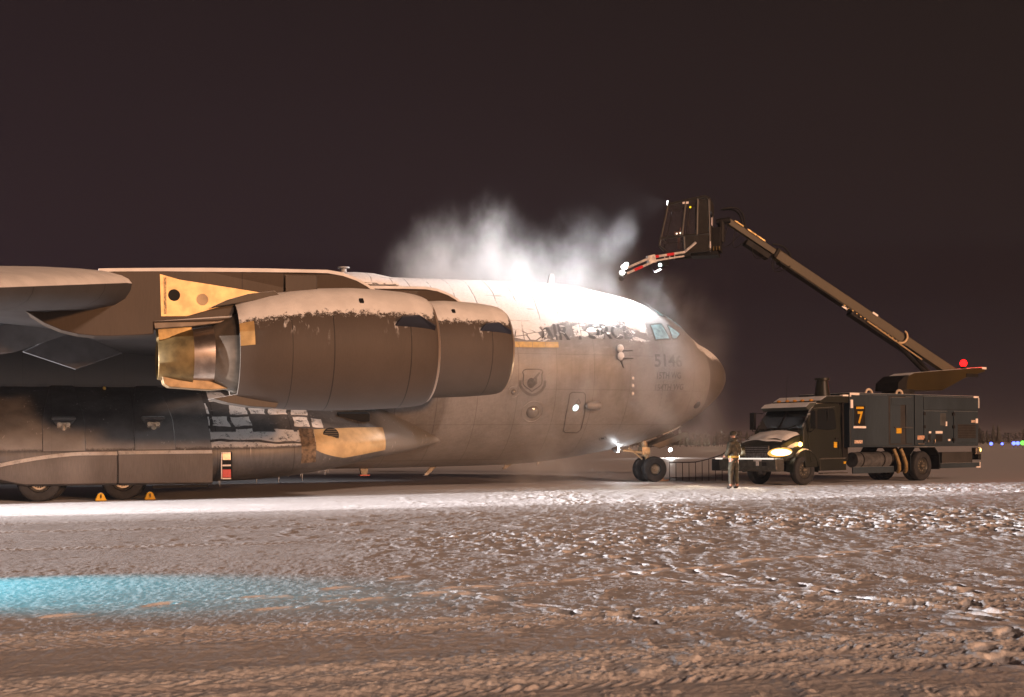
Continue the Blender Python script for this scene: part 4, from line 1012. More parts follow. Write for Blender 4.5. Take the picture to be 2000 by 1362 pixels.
# tow-bar end box on the off side, yellow beam under it
m_ = MB(); m_.box((1.50, -1.62, .72), (.25, .34, .42)); m_.build("spray_box", M_blk, bp, None, .02)
# wheels
M_trim = simple("truck_rim", (.075, .07, .06), .4, .5, .3, 9)
tw = wheel("road_wheel", .54, .30, .29, M_trim, truck, (0, 1.0, .53), 0); tw.rotation_euler = (0, 0, math.pi)
for x_, y_, rz in ((0, -1.0, 0), (-6.75, .98, math.pi), (-6.75, .66, math.pi), (-6.75, -.98, 0), (-6.75, -.66, 0)):
    c = copy_tree(tw, truck); c.location = (x_, y_, .53 if x_ == 0 else .56); c.rotation_euler = (0, 0, rz); 
    if x_ < -1: c.scale = (1.06, 1, 1.06)
# step box, tanks, hoses, mudguards under the body
m_ = MB(); m_.box((-1.42, 1.0, .70), (1.44, .40, .42)); sb = m_.build("battery_step", M_cab, truck, None, .02)
m_ = MB(); m_.box((-1.42, 1.16, .93), (1.36, .16, .03)); m_.box((-1.42, 1.20, .40), (1.36, .20, .04)); m_.build("tread", M_steel, sb)
MB().box((-2.03, 1.21, .76), (.12, .02, .08)).build("yellow_placard", M_yel, sb)
m_ = MB(); m_.box((-2.02, 1.13, 1.8), (.05, .05, 2.2)); m_.box((-2.36, 0, 1.9), (.5, 1.8, 2.2)); m_.build("equipment_bay", M_blk, truck)
m_ = MB(); m_.cyl((-2.75, .95, .84), (-4.72, .95, .84), .28, .28, 24); tk = m_.build("fuel_tank", simple("tank_alloy", (.15, .15, .15), .35, .6, .3, 5), truck, 40)
m_ = MB(); 
for x_ in (-3.1, -4.3): m_.rev([(x_ - .03, .285), (x_ - .03, .293), (x_ + .03, .293), (x_ + .03, .285)], 0, 24, (0, .95, .84))
m_.build("tank_strap", M_blk, tk)
MB().box((-3.7, 1.16, .47), (2.35, .06, .24)).build("side_guard", M_body, truck, None, .01)
M_hose = simple("tan_hose", (.22, .15, .06), .5, 0, .35, 10)
for dx in (0, -.42):
    MB().tube([(-4.95 + dx, 1.12, 1.22), (-5.02 + dx, 1.2, .95), (-5.16 + dx, 1.2, .66), (-5.22 + dx, 1.16, .45), (-5.3 + dx, 1.05, .36)], .075, 10).build("hose", M_hose, truck, 60)
for s_ in (1, -1):
    m_ = MB(); rg = [[Vector((x_, s_ * y_, z_)) for y_ in (.5, 1.19)] + [Vector((x2, s_ * y_, z2)) for y_ in (1.19, .5)] for x_, z_, x2, z2 in ((-5.86, .42, -5.89, .42), (-5.86, .98, -5.89, .96), (-6.15, 1.28, -6.15, 1.25), (-7.35, 1.28, -7.35, 1.25), (-7.68, .98, -7.65, .96), (-7.68, .42, -7.65, .42))]
    m_.loft(rg); m_.build("mudguard", M_blk, truck)
    m_ = MB(); m_.tube([(-5.87, s_ * 1.2, .42), (-5.87, s_ * 1.2, .98), (-6.15, s_ * 1.2, 1.28), (-7.35, s_ * 1.2, 1.28), (-7.67, s_ * 1.2, .98), (-7.67, s_ * 1.2, .55)], .012, 6); m_.build("guard_edge", M_body, truck)
MB().box((-9.05, 1.12, .55), (2.55, .10, .20)).build("rear_side_guard", M_body, truck, None, .01)
m_ = MB(); m_.box((-8.9, .9, .86), (2.0, .5, .42)); m_.build("rear_locker", M_bodyd, truck, None, .01)
m_ = MB(); m_.box((-10.36, 1.17, .55), (.05, .03, .22)); m_.box((-10.22, 1.18, .46), (.24, .02, .05)); m_.build("reflective_mark", M_white, truck)
m_ = MB(); m_.box((-10.25, 1.08, 1.10), (.3, .2, .26)); m_.build("tail_lamp_box", M_metal, truck, None, .01)
MB().ball((-10.40, 1.12, 1.14), (.05, .10, .10), 6).build("tail_lamp", emit("tail_amber", (1, .62, .18), 5), truck, 60)
MB().ball((-10.52, .95, 1.02), (.04, .06, .05), 6).build("tail_lamp", emit("tail_red", (1, .08, .03), 8), truck, 60)
MB().box((-10.42, .85, .86), (.20, .55, .22)).build("rear_step", M_blk, truck)
# body: heater and tank housing with its bays
m_ = MB(); m_.b2((-2.40, -1.2, 1.30), (-10.30, 1.16, 3.28)); body = m_.build("housing", M_body, truck, None, .03)
def panel(x0, x1, z0, z1, mat, name, pr=.03, par=None, bev=.012):
    return MB().b2((x0, 1.155, z0), (x1, 1.16 + pr, z1)).build(name, mat, par or body, None, bev)
panel(-2.44, -4.52, 1.36, 3.22, M_body, "front_panel")
panel(-6.15, -6.66, 1.36, 3.26, M_body, "narrow_panel", .05)
pd = panel(-6.72, -8.20, 1.42, 2.66, M_body, "locker_door", .045)
pd2 = panel(-8.62, -10.22, 1.42, 2.66, M_body, "locker_door", .045)
panel(-6.72, -10.24, 2.72, 3.22, M_body, "upper_panel", .035)
MB().b2((-4.62, 1.05, 1.38), (-6.05, 1.165, 3.20)).build("recess", M_bodyd, body)
panel(-4.70, -5.30, 1.42, 3.12, M_body, "recess_door", .028)
panel(-5.62, -6.02, 1.42, 3.18, M_body, "recess_door", .045)
panel(-4.75, -5.95, 2.86, 3.14, M_body, "valve_cover", .05)
m_ = MB(); m_.box((-5.45, 1.2, 2.02), (1.1, .05, .05)); m_.build("grab_rail", M_steel, body)
panel(-5.02, -5.32, 1.80, 2.00, M_yel, "yellow_placard", .055)
panel(-7.72, -8.1, 2.10, 2.58, simple("grey_vent", (.045, .05, .052), .6), "vent", .055)
lv = panel(-8.85, -10.05, 1.60, 2.15, M_bodyd, "louvred_vent", .055)
m_ = MB(); 
for k in range(8): m_.box((-9.45, 1.225, 1.65 + k * .065), (1.16, .02, .016))
m_.build("louvre", M_blk, lv)
for x_, z0 in ((-6.72, 1.55), (-8.60, 1.55)):
    for k in range(3): MB().b2((x_ - .06, 1.16, z0 + .50 * k - .06), (x_ + .06, 1.235, z0 + .50 * k + .06)).build("hinge", M_blk, body, None, .01)
for x0, x1, z0, z1 in ((-6.95, -7.12, 1.46, 1.75), (-7.42, -7.86, 1.48, 1.74)): panel(x0, x1, z0, z1, M_dark, "gauge_window", .05)
panel(-6.28, -6.72, 1.56, 1.72, simple("salmon_placard", (.50, .30, .20), .5, 0, .4, 14), "placard", .06)
panel(-7.0, -7.14, 1.80, 1.88, M_white, "placard", .06); panel(-7.42, -7.86, 1.79, 1.89, M_white, "placard", .06)
panel(-8.06, -8.16, 2.08, 2.26, M_white, "placard", .06); panel(-9.75, -10.02, 2.22, 2.32, simple("worn_placard", (.55, .40, .30), .5, 0, .5, 20), "placard", .06)
panel(-10.05, -10.2, 2.2, 2.38, M_white, "placard", .06); panel(-8.22, -8.36, 1.50, 1.58, M_white, "placard", .06)
panel(-2.60, -3.06, 1.44, 1.56, bpy.data.materials["worn_placard"], "placard", .045)
m_ = MB(); m_.box((-6.9, 1.24, 1.5), (.05, .08, .10)); m_.box((-7.3, 1.24, 1.5), (.05, .10, .16)); m_.box((-6.5, 1.22, 1.40), (.35, .05, .05)); m_.build("valve", M_metal, body, None, .01)
# unit number sign
sg = panel(-2.62, -3.20, 2.10, 2.80, M_blk, "number_sign", .05, None, .004)
def flat_text(txt, x0, z0, w, hgt, name, mat, parent, y, bold=.02):
    cu = bpy.data.curves.new("lettering", "FONT"); cu.body = txt; cu.offset = bold; cu.extrude = .004
    o = bpy.data.objects.new("lettering", cu); col.objects.link(o); bpy.context.view_layer.update()
    me = bpy.data.meshes.new_from_object(o.evaluated_get(bpy.context.evaluated_depsgraph_get())); bpy.data.objects.remove(o); bpy.data.curves.remove(cu)
    xs = [v.co.x for v in me.vertices]; ys = [v.co.y for v in me.vertices]; X0, X1, Y0, Y1 = min(xs), max(xs), min(ys), max(ys)
    for v in me.vertices: v.co = (x0 - (v.co.x - X0) / (X1 - X0) * w, y + v.co.z, z0 + (v.co.y - Y0) / (Y1 - Y0) * hgt)
    me.materials.clear(); me.materials.append(mat); o = bpy.data.objects.new(name, me); col.objects.link(o); o.parent = parent; o["label"] = "lettering reading " + txt; return o
flat_text("7", -2.77, 2.16, .30, .44, "lettering", M_yel, sg, 1.217, .03)
flat_text("UNIT", -2.70, 2.68, .42, .08, "lettering", M_yel, sg, 1.217, .01) if False else MB().b2((-2.70, 1.21, 2.69), (-3.12, 1.217, 2.77)).build("yellow_line", M_yel, sg)
panel(-2.56, -3.26, 1.99, 2.07, M_white, "placard", .05)
# reflective corner marks, roof eyes
m_ = MB(); m_.b2((-2.38, 1.17, 3.19), (-2.90, 1.2, 3.27)); m_.b2((-2.41, 1.17, 2.72), (-2.54, 1.2, 3.02)); m_.b2((-9.95, 1.17, 3.20), (-10.28, 1.2, 3.27)); m_.b2((-10.27, 1.17, 2.8), (-10.32, 1.2, 3.2)); m_.b2((-2.38, 1.17, 3.13), (-2.44, 1.2, 3.2))
m_.build("reflective_mark", M_white, body)
m_ = MB(); m_.b2((-2.05, 1.0, 3.14), (-2.36, 1.14, 3.20)); m_.build("reflective_mark", M_white, truck)
for x_ in (-3.75, -5.55):
    m_ = MB(); m_.tube([(x_ + .18 * math.cos(R(k * 20)), .95, 3.28 + .15 * math.sin(R(k * 20))) for k in range(10)], .045, 8); m_.build("lifting_eye", simple("pale_eye_paint", (.55, .45, .34), .5) if x_ > -4 else bpy.data.materials["pale_eye_paint"], body, 60)
MB().cyl((-1.95, .3, 3.1), (-1.95, .3, 3.75), .30, .20, 16).build("exhaust_stack", M_cab, truck, 40)
MB().cyl((-1.95, .3, 3.74), (-1.95, .3, 3.83), .27, .27, 16).build("stack_cap", M_cab, truck, 40)
MB().ball((-10.42, .6, 2.98), .10, 6).build("work_lamp", M_blk, truck, 60)

# ---- boom turret and counterweight arm
m_ = MB(); m_.cyl((-6.75, 0, 3.27), (-6.75, 0, 3.50), .62, .62, 28); m_.build("slew_ring", M_blk, truck, 40)
tp_ = [(-6.10, 3.45), (-6.15, 3.72), (-6.55, 3.98), (-7.15, 4.16), (-11.75, 4.52), (-11.85, 4.34), (-10.4, 4.02), (-9.55, 3.72), (-8.9, 3.50)]
m_ = MB(); m_.prism(tp_, lambda a, z: Vector((a, .50, z)), lambda a, z: Vector((a, -.50, z))); tur = m_.build("turret_arm", M_boom, truck, None, .03)
m_ = MB(); m_.prism([(-6.04, 3.45), (-6.08, 3.76), (-6.52, 4.02), (-6.75, 4.06), (-6.62, 3.8), (-6.60, 3.45)], lambda a, z: Vector((a, .53, z)), lambda a, z: Vector((a, -.53, z))); m_.build("turret_cover", M_blk, tur, None, .02)
MB().box((-11.75, .48, 4.47), (.30, .06, .09)).build("reflective_mark", M_white, tur)
MB().box((-10.9, .5, 4.15), (.8, .04, .14)).build("dark_band", M_blk, tur)
MB().ball((-10.55, .35, 4.64), (.14, .14, .15), 8).build("red_beacon", emit("beacon_red", (1, .006, .006), 7), tur, 60)
MB().cyl((-10.55, .35, 4.42), (-10.55, .35, 4.52), .12, .12, 14).build("beacon_base", M_blk, tur, 40)
point("beacon_light", TK_M @ Vector((-11.4, .3, 4.95)), 70, (1, .03, .02), .08)
# telescopic boom: frame along the boom, w up across it
P0 = Vector((-10.3, -.1, 4.35)); P1 = Vector((-1.75, -4.25, 10.25))
bd = (P1 - P0).normalized(); bs = bd.cross(Vector((0, 0, 1))).normalized(); bu = bs.cross(bd)
BM = Matrix(((bd.x, bs.x, bu.x, P0.x), (bd.y, bs.y, bu.y, P0.y), (bd.z, bs.z, bu.z, P0.z), (0, 0, 0, 1)))
BL = (P1 - P0).length
def bmb(): return MB(BM)
boom = bmb().b2((-.2, -.20, -.22), (BL * .78, .15, .16)).build("boom", M_boom, truck, None, .02)
bmb().b2((BL * .74, -.11, -.11), (BL - .05, .11, .13)).build("boom_extension", M_boom, boom, None, .02)
m_ = bmb(); m_.b2((BL * .20, -.20, -.28), (BL * .76, .20, -.20)); m_.b2((BL * .18, -.22, -.42), (BL * .44, .22, -.26)); m_.b2((1.1, .14, -.23), (BL * .76, .19, .06)); m_.b2((1.1, -.19, -.23), (BL * .76, -.14, .06)); m_.build("cable_tray", M_blk, boom, None, .02)
m_ = bmb(); m_.b2((BL * .74, -.18, -.20), (BL * .79, .18, .21)); m_.b2((BL * .80, -.2, -.42), (BL * .90, .2, -.18)); m_.build("boom_collar", M_blk, boom, None, .03)
m_ = bmb(); k0 = BL * .295
m_.tube([(k0 - 1.9, -.27, -.36)] + [(k0 - .3 + i * 0, -.27, -.36) for i in ()] + [(k0 + .9, -.27, -.30)], .03, 6)
m_.tube([(BL * .235 - .24 * math.sin(R(t_)), -.28, -.04 + .26 * math.cos(R(t_))) for t_ in range(0, 181, 15)], .045, 8)
m_.build("cable_chain", simple("pale_cable_chain", (.55, .40, .22), .5, 0, .3, 20), boom, 60)
m_ = bmb(); 
for i in range(14): m_.box((BL * .245 + i * .2, -.29, -.30 + .01 * (i % 3)), (.04 + .03 * (i % 2), .04, .03))
m_.build("chain_links", simple("brassy_links", (.20, .14, .05), .4, .5, .6, 9), boom)
for q in (.36, .47): bmb().box((BL * q, -.21, .15 if q == .36 else -.33), (.26, .03, .07)).build("reflective_mark", M_white, boom)
m_ = MB(); m_.cyl((-8.3, .22, 4.15), BM @ Vector((BL * .26, -.1, -.3)), .09, .07, 12); m_.build("lift_cylinder", M_blk, truck, 40)
m_ = MB(); m_.cyl((-8.95, -.1, 4.15), BM @ Vector((BL * .16, .1, -.2)), .10, .08, 12); m_.build("lift_cylinder", M_blk, truck, 40)
m_ = MB(); a_ = Vector((-8.3, .22, 4.15)); b_ = BM @ Vector((BL * .26, -.1, -.3)); m_.cyl(a_.lerp(b_, .62), a_.lerp(b_, .98), .042, .042, 10); m_.build("piston_rod", M_white, truck, 40)
r = random.Random(2)
for i, (x0, x1, sag) in enumerate(((BL * .72, BL * .80, .55), (BL * .80, BL * .885, .5), (BL * .90, BL * .955, .62), (BL * .93, BL * .985, .8), (BL * .74, BL * .78, .4))):
    m_ = bmb(); m_.tube([(x0 + (x1 - x0) * k / 10, -.22 + .05 * i, -.15 - sag * math.sin(math.pi * k / 10)) for k in range(11)], .018, 6); m_.build("hydraulic_hose", M_blk, boom, 60)
for i in range(2):
    m_ = bmb(); m_.tube([(BL * .925 + k * .10, -.1 + .2 * i, .14 + (.42 - .05 * i) * math.sin(math.pi * k / 12) + .01 * k) for k in range(13)], .035, 8); m_.build("hydraulic_hose", M_blk, boom, 60)
m_ = bmb(); m_.tube([(BL * .73 + k * .09, .0, .25 + .16 * math.sin(math.pi * k / 10)) for k in range(11)], .04, 8); m_.build("hydraulic_hose", M_blk, boom, 60)
for x_ in (.955, .90, .86): bmb().box((BL * x_, -.15, .14), (.42, .02, .05)).build("brass_pipe", bpy.data.materials["brassy_links"], boom)

# ---- operator basket
f_ = Vector((-.965, .262, 0)); s_v = Vector((-.262, -.965, 0))     # forward, and its left (viewer) side
BK_W = Matrix(((f_.x, s_v.x, 0, 7.25), (f_.y, s_v.y, 0, 48.05), (0, 0, 1, 8.90), (0, 0, 0, 1)))
TI = TK_M.inverted(); BK = TI @ BK_W
def kb(): return MB(BK)
HW = .62
side = [(-.62, .02), (.92, -.06), (1.34, .30), (.98, 1.86), (-.45, 2.06), (-.58, 1.98)]   # x,z outline
M_bk = simple("basket_paint", (.022, .019, .015), .45, 0, .3, 4)
m_ = kb()
def bar(p, q, r_=.045): m_.cyl(p, q, r_, r_, 8)
for y_ in (-HW, HW):
    n = len(side)
    for i in range(n): bar((side[i][0], y_, side[i][1]), (side[(i + 1) % n][0], y_, side[(i + 1) % n][1]))
    bar((-.60, y_, .68), (1.26, y_, .58), .05); bar((.46, y_, .62), (.30, y_, 1.96), .05); bar((.35, y_, .0), (.38, y_, .62), .05); bar((-.12, y_, .64), (-.16, y_, 2.02), .06)
for x_, z_ in side + [(1.26, .58)]: bar((x_, -HW, z_), (x_, HW, z_))
bk = m_.build("basket", M_bk, truck, 40)
m_ = kb(); m_.b2((-.62, -HW, .0), (.95, HW, .05)); m_.b2((-.64, HW - .02, .03), (.36, HW + .02, .66)); m_.b2((-.64, -HW - .02, .03), (.36, -HW + .02, .66)); m_.b2((-.66, -HW, .0), (-.60, HW, .98)); m_.b2((-.66, -HW, 1.55), (-.58, HW, 2.0))
m_.prism([(-.60, 1.99), (-.45, 2.08), (.98, 1.88), (1.0, 1.93), (-.44, 2.16), (-.64, 2.06)], lambda a, z: Vector((a, HW + .03, z)), lambda a, z: Vector((a, -HW - .03, z)))
m_.b2((-.60, HW - .01, .66), (-.12, HW + .015, 2.0)); m_.build("basket_panel", M_bk, bk, None, .01)
t = NT("basket_glass"); tr_ = t.n("ShaderNodeBsdfTransparent"); tr_.inputs[0].default_value = (.80, .80, .82, 1); gl = t.n("ShaderNodeBsdfGlossy"); gl.inputs["Roughness"].default_value = .12; df = t.n("ShaderNodeBsdfDiffuse"); df.inputs[0].default_value = (.30, .27, .28, 1)
m1 = t.n("ShaderNodeMixShader"); m1.inputs[0].default_value = .07; m2 = t.n("ShaderNodeMixShader"); m2.inputs[0].default_value = .05
t.l(tr_.outputs[0], m1.inputs[1]); t.l(gl.outputs[0], m1.inputs[2]); t.l(m1.outputs[0], m2.inputs[1]); t.l(df.outputs[0], m2.inputs[2]); t.l(m2.outputs[0], t.out.inputs[0]); M_bg = t.m
for y_ in (-HW, HW):
    for pl4 in ([(.50, .66), (1.22, .60), (.93, 1.84), (.34, 1.93)], [(-.08, .68), (.42, .66), (.27, 1.94), (-.12, 2.0)], [(.42, .04), (.92, .0), (1.28, .32), (1.22, .54), (.42, .58)]):
        m_ = kb(); m_.prism(pl4, lambda a, z: Vector((a, y_ + .006, z)), lambda a, z: Vector((a, y_ - .006, z))); m_.build("basket_window", M_bg, bk)
m_ = kb(); m_.prism([(1.27, .58), (.97, 1.84), (.985, 1.85), (1.285, .58)], lambda a, z: Vector((a, HW - .06, z)), lambda a, z: Vector((a, -HW + .06, z))); m_.build("basket_window", M_bg, bk)
m_ = kb(); m_.box((.15, 0, .45), (.5, .5, .12)); m_.box((-.10, 0, .85), (.12, .48, .85), (0, R(-8), 0)); m_.build("operator_seat", M_blk, bk, None, .04)
m_ = kb(); m_.box((.62, .25, .80), (.35, .25, .12)); m_.cyl((.62, .25, .2), (.62, .25, .78), .05, .05, 8); m_.cyl((.58, .25, .85), (.55, .25, 1.02), .02, .03, 8); m_.build("control_console", simple("console_rust", (.26, .10, .06), .5), bk, None, .01)
for x_, z_ in ((.66, .74), (.52, .755)): kb().ball((x_, HW - .05, z_), .036, 6).build("panel_lamp", emit("panel_lamp_glow", (1, .72, .5), 5) if x_ > .6 else bpy.data.materials["panel_lamp_glow"], bk, 60)
kb().ball((.12, HW + .03, 1.72), .04, 6).build("amber_lamp", emit("amber_panel_glow", (1, .66, .02), 1.6), bk, 60)
kb().b2((.18, HW + .02, 1.86), (.42, HW + .04, 1.94)).build("reflective_mark", M_white, bk)
kb().b2((-.66, HW + .02, .1), (-.60, HW + .04, .36)).build("reflective_mark", M_white, bk)
kb().b2((-.70, HW - .35, 1.0), (-.64, HW - .15, 1.32)).build("tank_bottle", simple("pale_bottle", (.40, .35, .36), .4), bk, None, .03)
m_ = kb(); m_.b2((-.9, -.45, -.14), (.15, .45, .02)); m_.b2((-1.0, -.35, .02), (-.64, .35, .95)); m_.cyl((-1.0, 0, .4), (-1.0, 0, 1.25), .14, .14, 12); m_.cyl((-1.35, 0, 1.25), (-.8, 0, 1.2), .12, .12, 12); m_.build("basket_mount", M_blk, bk, None, .02)
for k in range(3): kb().b2((-.76 - k * .11, .40, .04), (-.72 - k * .11, .46, .20)).build("brass_fitting", bpy.data.materials["brassy_links"], bk)
# roof work lamp pointing left
m_ = kb(); m_.cyl((.92, .10, 1.97), (1.06, .10, 1.985), .10, .15, 16); m_.tube([(.55, .1, 1.95), (.8, .1, 2.02), (.95, .1, 1.98)], .03, 8); lh = m_.build("roof_lamp", M_blk, bk, 40)
kb().cyl((1.055, .10, 1.985), (1.075, .10, 1.987), .14, .14, 16).build("lens", emit("roof_lamp_glow", (.92, .98, 1), 40), lh, 40)
# spray arm under the basket: two white-and-red tubes, jointed, with nozzle head and lamps
M_arm = simple("arm_white", (.55, .52, .50), .35, .1, .3, 8)
def armpt(px_, yy, z_): return BK @ Vector((px_, yy, z_))
a0, a1 = (-.10, .74, .34), (.35, .74, -.02)
A2 = Vector((1.38, 2.45, -.42)); A3 = Vector((2.05, 4.45, -1.16)); A1 = Vector(a1)
def la(p, q, t_, dx=0, dz=0):
    v = Vector(p).lerp(Vector(q), t_); return (v.x + dx, v.y, v.z + dz)
m_ = kb(); m_.tube([a0, a1, A2], .050, 10); m_.tube([la(A1, A2, .02, 0, -.15), la(A1, A2, .98, 0, -.15)], .035, 8); m_.box(la(A1, A2, 1.0, 0, -.07), (.34, .14, .30), (0, R(14), R(45)))
for t_ in (.3, .45, .6): m_.cyl(la(A1, A2, t_), la(A1, A2, t_, 0, -.15), .02, .02, 6)
arm = m_.build("spray_arm", M_arm, truck, 40)
m_ = kb(); m_.tube([A2, la(A2, A3, .97, 0, .06)], .045, 10); m_.tube([la(A2, A3, 0, 0, -.2), la(A2, A3, .97, 0, -.14)], .045, 10); m_.build("spray_pipe", M_arm, arm, 40)
for c0, c1 in ((la(A1, A2, .34), la(A1, A2, .56)), (la(A1, A2, .80), la(A1, A2, .96)), (la(A2, A3, .36, 0, -.175), la(A2, A3, .66, 0, -.155))): kb().tube([c0, c1], .058, 10).build("red_band", M_red, arm, 40)
m_ = kb(); m_.tube([la(A1, A2, .5, 0, -.15), la(A1, A2, .66, 0, -.5), la(A1, A2, .9, 0, -.58), la(A2, A3, .1, 0, -.25)], .022, 6); m_.box(la(A1, A2, .62, 0, -.30), (.34, .2, .2)); m_.build("arm_hose", M_blk, arm, 60)
m_ = kb(); m_.cyl(la(A2, A3, .95, 0, -.15), la(A2, A3, 1.12, 0, -.22), .07, .10, 12); m_.build("nozzle", M_steel, arm, 40)
for i, (p_, r_) in enumerate(((la(A2, A3, 1.0, 0, .14), .095), (la(A2, A3, 1.08, 0, -.02), .08), (la(A2, A3, .93, 0, .20), .065))):
    kb().ball(p_, (r_ * 1.3, r_ * 1.1, r_), 8).build("nozzle_lamp", emit("nozzle_lamp_glow", (.98, .99, .95), 8) if i == 0 else bpy.data.materials["nozzle_lamp_glow"], arm, 60)
kb().ball(la(A1, A2, .74, 0, -.34), .07, 6).build("arm_lamp", emit("arm_lamp_glow", (.8, 1, .98), 4), arm, 60)
al = BK_W @ Vector(la(A1, A2, .74, 0, -.46)); spot("arm_lamp_beam", al, (2.6, 44.2, 2.6), 2200, (.92, .97, 1), 95, .9, .08)
# lamps of the truck
hl = TK_M @ Vector((1.45, .98, 1.15)); spot("headlamp_beam", hl, TK_M @ Vector((7.5, 1.3, .0)), 420, (1, .82, .55), 75, .6, .08)
hl = TK_M @ Vector((1.45, -.98, 1.15)); spot("headlamp_beam", hl, TK_M @ Vector((8, -1.6, .0)), 420, (1, .84, .58), 75, .6, .08)
point("turn_lamp_light", TK_M @ Vector((.36, 1.40, 1.43)), 2.5, (1, .5, .08), .05)

# ================================================================== GROUND CREW MEMBER
def skin(name, verts, edges, mat, parent=None, sub=2):
    me = bpy.data.meshes.new(name); me.from_pydata([v[:3] for v in verts], edges, [])
    o = bpy.data.objects.new(name, me); col.objects.link(o); me.materials.append(mat)
    if parent: o.parent = parent
    sk = o.modifiers.new("skin", "SKIN"); sk.use_smooth_shade = True
    for i, v in enumerate(verts):
        r_ = v[3] if isinstance(v[3], tuple) else (v[3], v[3])
        me.skin_vertices[0].data[i].radius = r_; me.skin_vertices[0].data[i].use_root = (i == 0)
    s_ = o.modifiers.new("subdivision", "SUBSURF"); s_.levels = sub; s_.render_levels = sub
    return o
t = NT("camouflage"); c1 = t.noise(9, 2, .5); c2 = t.noise(14, 2, .5, st=(1, 1, .7))
cm = t.mixc(c1.step(.48, .52), (.030, .028, .017), (.062, .052, .033)); cm = t.mixc(c2.step(.56, .6), cm, (.022, .020, .014)); t.pbr(cm, .8); M_camo = t.m
M_skin = simple("skin", (.36, .19, .13), .5, 0, .08)
M_glove = simple("work_glove", (.05, .042, .03), .7, 0, .2)
M_boot = simple("boot_leather", (.03, .022, .016), .6, 0, .3)
HGT = 1.84; k = HGT / 1.8
V = [(0, 0, .98, (.15, .11)), (0, .0, 1.12, (.155, .115)), (0, .01, 1.30, (.17, .12)), (0, .0, 1.44, (.16, .10)), (0, .0, 1.52, (.06, .06)), (0, .02, 1.58, (.055, .058)), (0, .03, 1.66, (.074, .09)), (0, .03, 1.74, (.075, .092)), (0, .025, 1.79, (.045, .055)),
     (.17, 0, 1.43, .075), (.25, -.02, 1.20, .06), (.24, .10, .98, .047), (.235, .14, .90, (.024, .040)), (-.17, 0, 1.43, .075), (-.26, -.03, 1.19, .06), (-.20, .16, 1.05, .047), (-.175, .235, 1.03, (.024, .040)),
     (.10, 0, .88, .10), (.12, .02, .50, .068), (.13, -.02, .12, .05), (.135, .02, .05, .05), (.14, .15, .035, .035), (-.10, 0, .88, .10), (-.12, .03, .50, .068), (-.14, .0, .12, .05), (-.145, .04, .05, .05), (-.15, .17, .035, .035)]
Ed = [(0, 1), (1, 2), (2, 3), (3, 4), (4, 5), (5, 6), (6, 7), (7, 8), (3, 9), (9, 10), (10, 11), (11, 12), (3, 13), (13, 14), (14, 15), (15, 16), (0, 17), (17, 18), (18, 19), (19, 20), (20, 21), (0, 22), (22, 23), (23, 24), (24, 25), (25, 26)]
# five fingers on each hand, each a bent chain rooted in the palm
for w_i, base, dr, sd in ((12, Vector((.235, .14, .90)), Vector((0, .35, -.94)), 1), (16, Vector((-.175, .235, 1.03)), Vector((.15, .97, -.18)), -1)):
    side_ = Vector((0, 1, .37)).normalized() if sd == 1 else Vector((0, .18, 1)).normalized()
    curl = Vector((-sd, 0, 0))
    for i, ln in enumerate((.062, .072, .068, .054)):
        b0 = base + dr * .055 + side_ * (.028 - i * .019); b1 = b0 + dr * ln * .55 + curl * .006; b2 = b1 + (dr * .75 + curl * .6).normalized() * ln * .5
        s0 = len(V); V += [(*b0, .011), (*b1, .0095), (*b2, .008)]; Ed += [(w_i, s0), (s0, s0 + 1), (s0 + 1, s0 + 2)]
    b0 = base + dr * .015 + side_ * .042; b1 = b0 + (dr + side_ * .8).normalized() * .035; b2 = b1 + (dr + curl * .3).normalized() * .028
    s0 = len(V); V += [(*b0, .013), (*b1, .011), (*b2, .009)]; Ed += [(w_i, s0), (s0, s0 + 1), (s0 + 1, s0 + 2)]
V = [(v[0] * k, v[1] * k, v[2] * k, v[3]) for v in V]
person = skin("person", V, Ed, M_skin)
person.location = (7.25, 40.2, 0); person.rotation_euler = (0, 0, R(35))
tag(person, "person in camouflage parka and trousers with a reflective belt, standing before the truck's bumper", "person")
def sub_skin(name, ids, grow, mat, extra=None):
    m_ = {j: n for n, j in enumerate(ids)}
    vv = []
    for j in ids:
        r_ = V[j][3] if isinstance(V[j][3], tuple) else (V[j][3], V[j][3]); vv.append((V[j][0], V[j][1], V[j][2], (r_[0] + grow, r_[1] + grow)))
    return skin(name, vv, [(m_[a], m_[b]) for a, b in Ed if a in m_ and b in m_], mat, person)
sub_skin("parka", [0, 1, 2, 3, 4, 9, 10, 11, 13, 14, 15, 17, 22], .022, M_camo)
sub_skin("trousers", [17, 0, 22, 18, 19, 23, 24], .016, M_camo)
sub_skin("gloves", [12, 16], .004, M_glove) if False else None
for ids in ([19, 20, 21], [24, 25, 26]): sub_skin("boot", ids, .012, M_boot)
m_ = MB(); m_.ball((0, .022 * k, 1.765 * k), (.105, .12, .09), 10); m_.build("cap", M_camo, person, 60)
m_ = MB(); m_.ball((0, .0, 1.555 * k), (.12, .12, .08), 8); m_.build("hood", M_camo, person, 60)
m_ = MB()
for s_ in (-1, 1): m_.ball((s_ * .031, .125, 1.705 * k), (.012, .008, .008), 6); 
m_.build("eyes", M_dark, person, 60)
m_ = MB(); m_.ball((0, .14, 1.68 * k), (.014, .022, .02), 6); m_.build("nose", M_skin, person, 60)
m_ = MB(); m_.ball((0, .128, 1.640 * k), (.026, .008, .006), 6); m_.build("mouth", simple("lips", (.25, .09, .07), .5), person, 60)
m_ = MB(); m_.rev([(-.035, 1.0), (-.035, 1.04), (.035, 1.04), (.035, 1.0)], 2, 32)
for i, p in enumerate(m_.v): m_.v[i] = Vector((p.x * .198, p.y * .158, p.z + 1.02 * k))
m_.build("reflective_belt", simple("belt_yellow", (.30, .20, .03), .4, 0, .15, 20), person, 60)

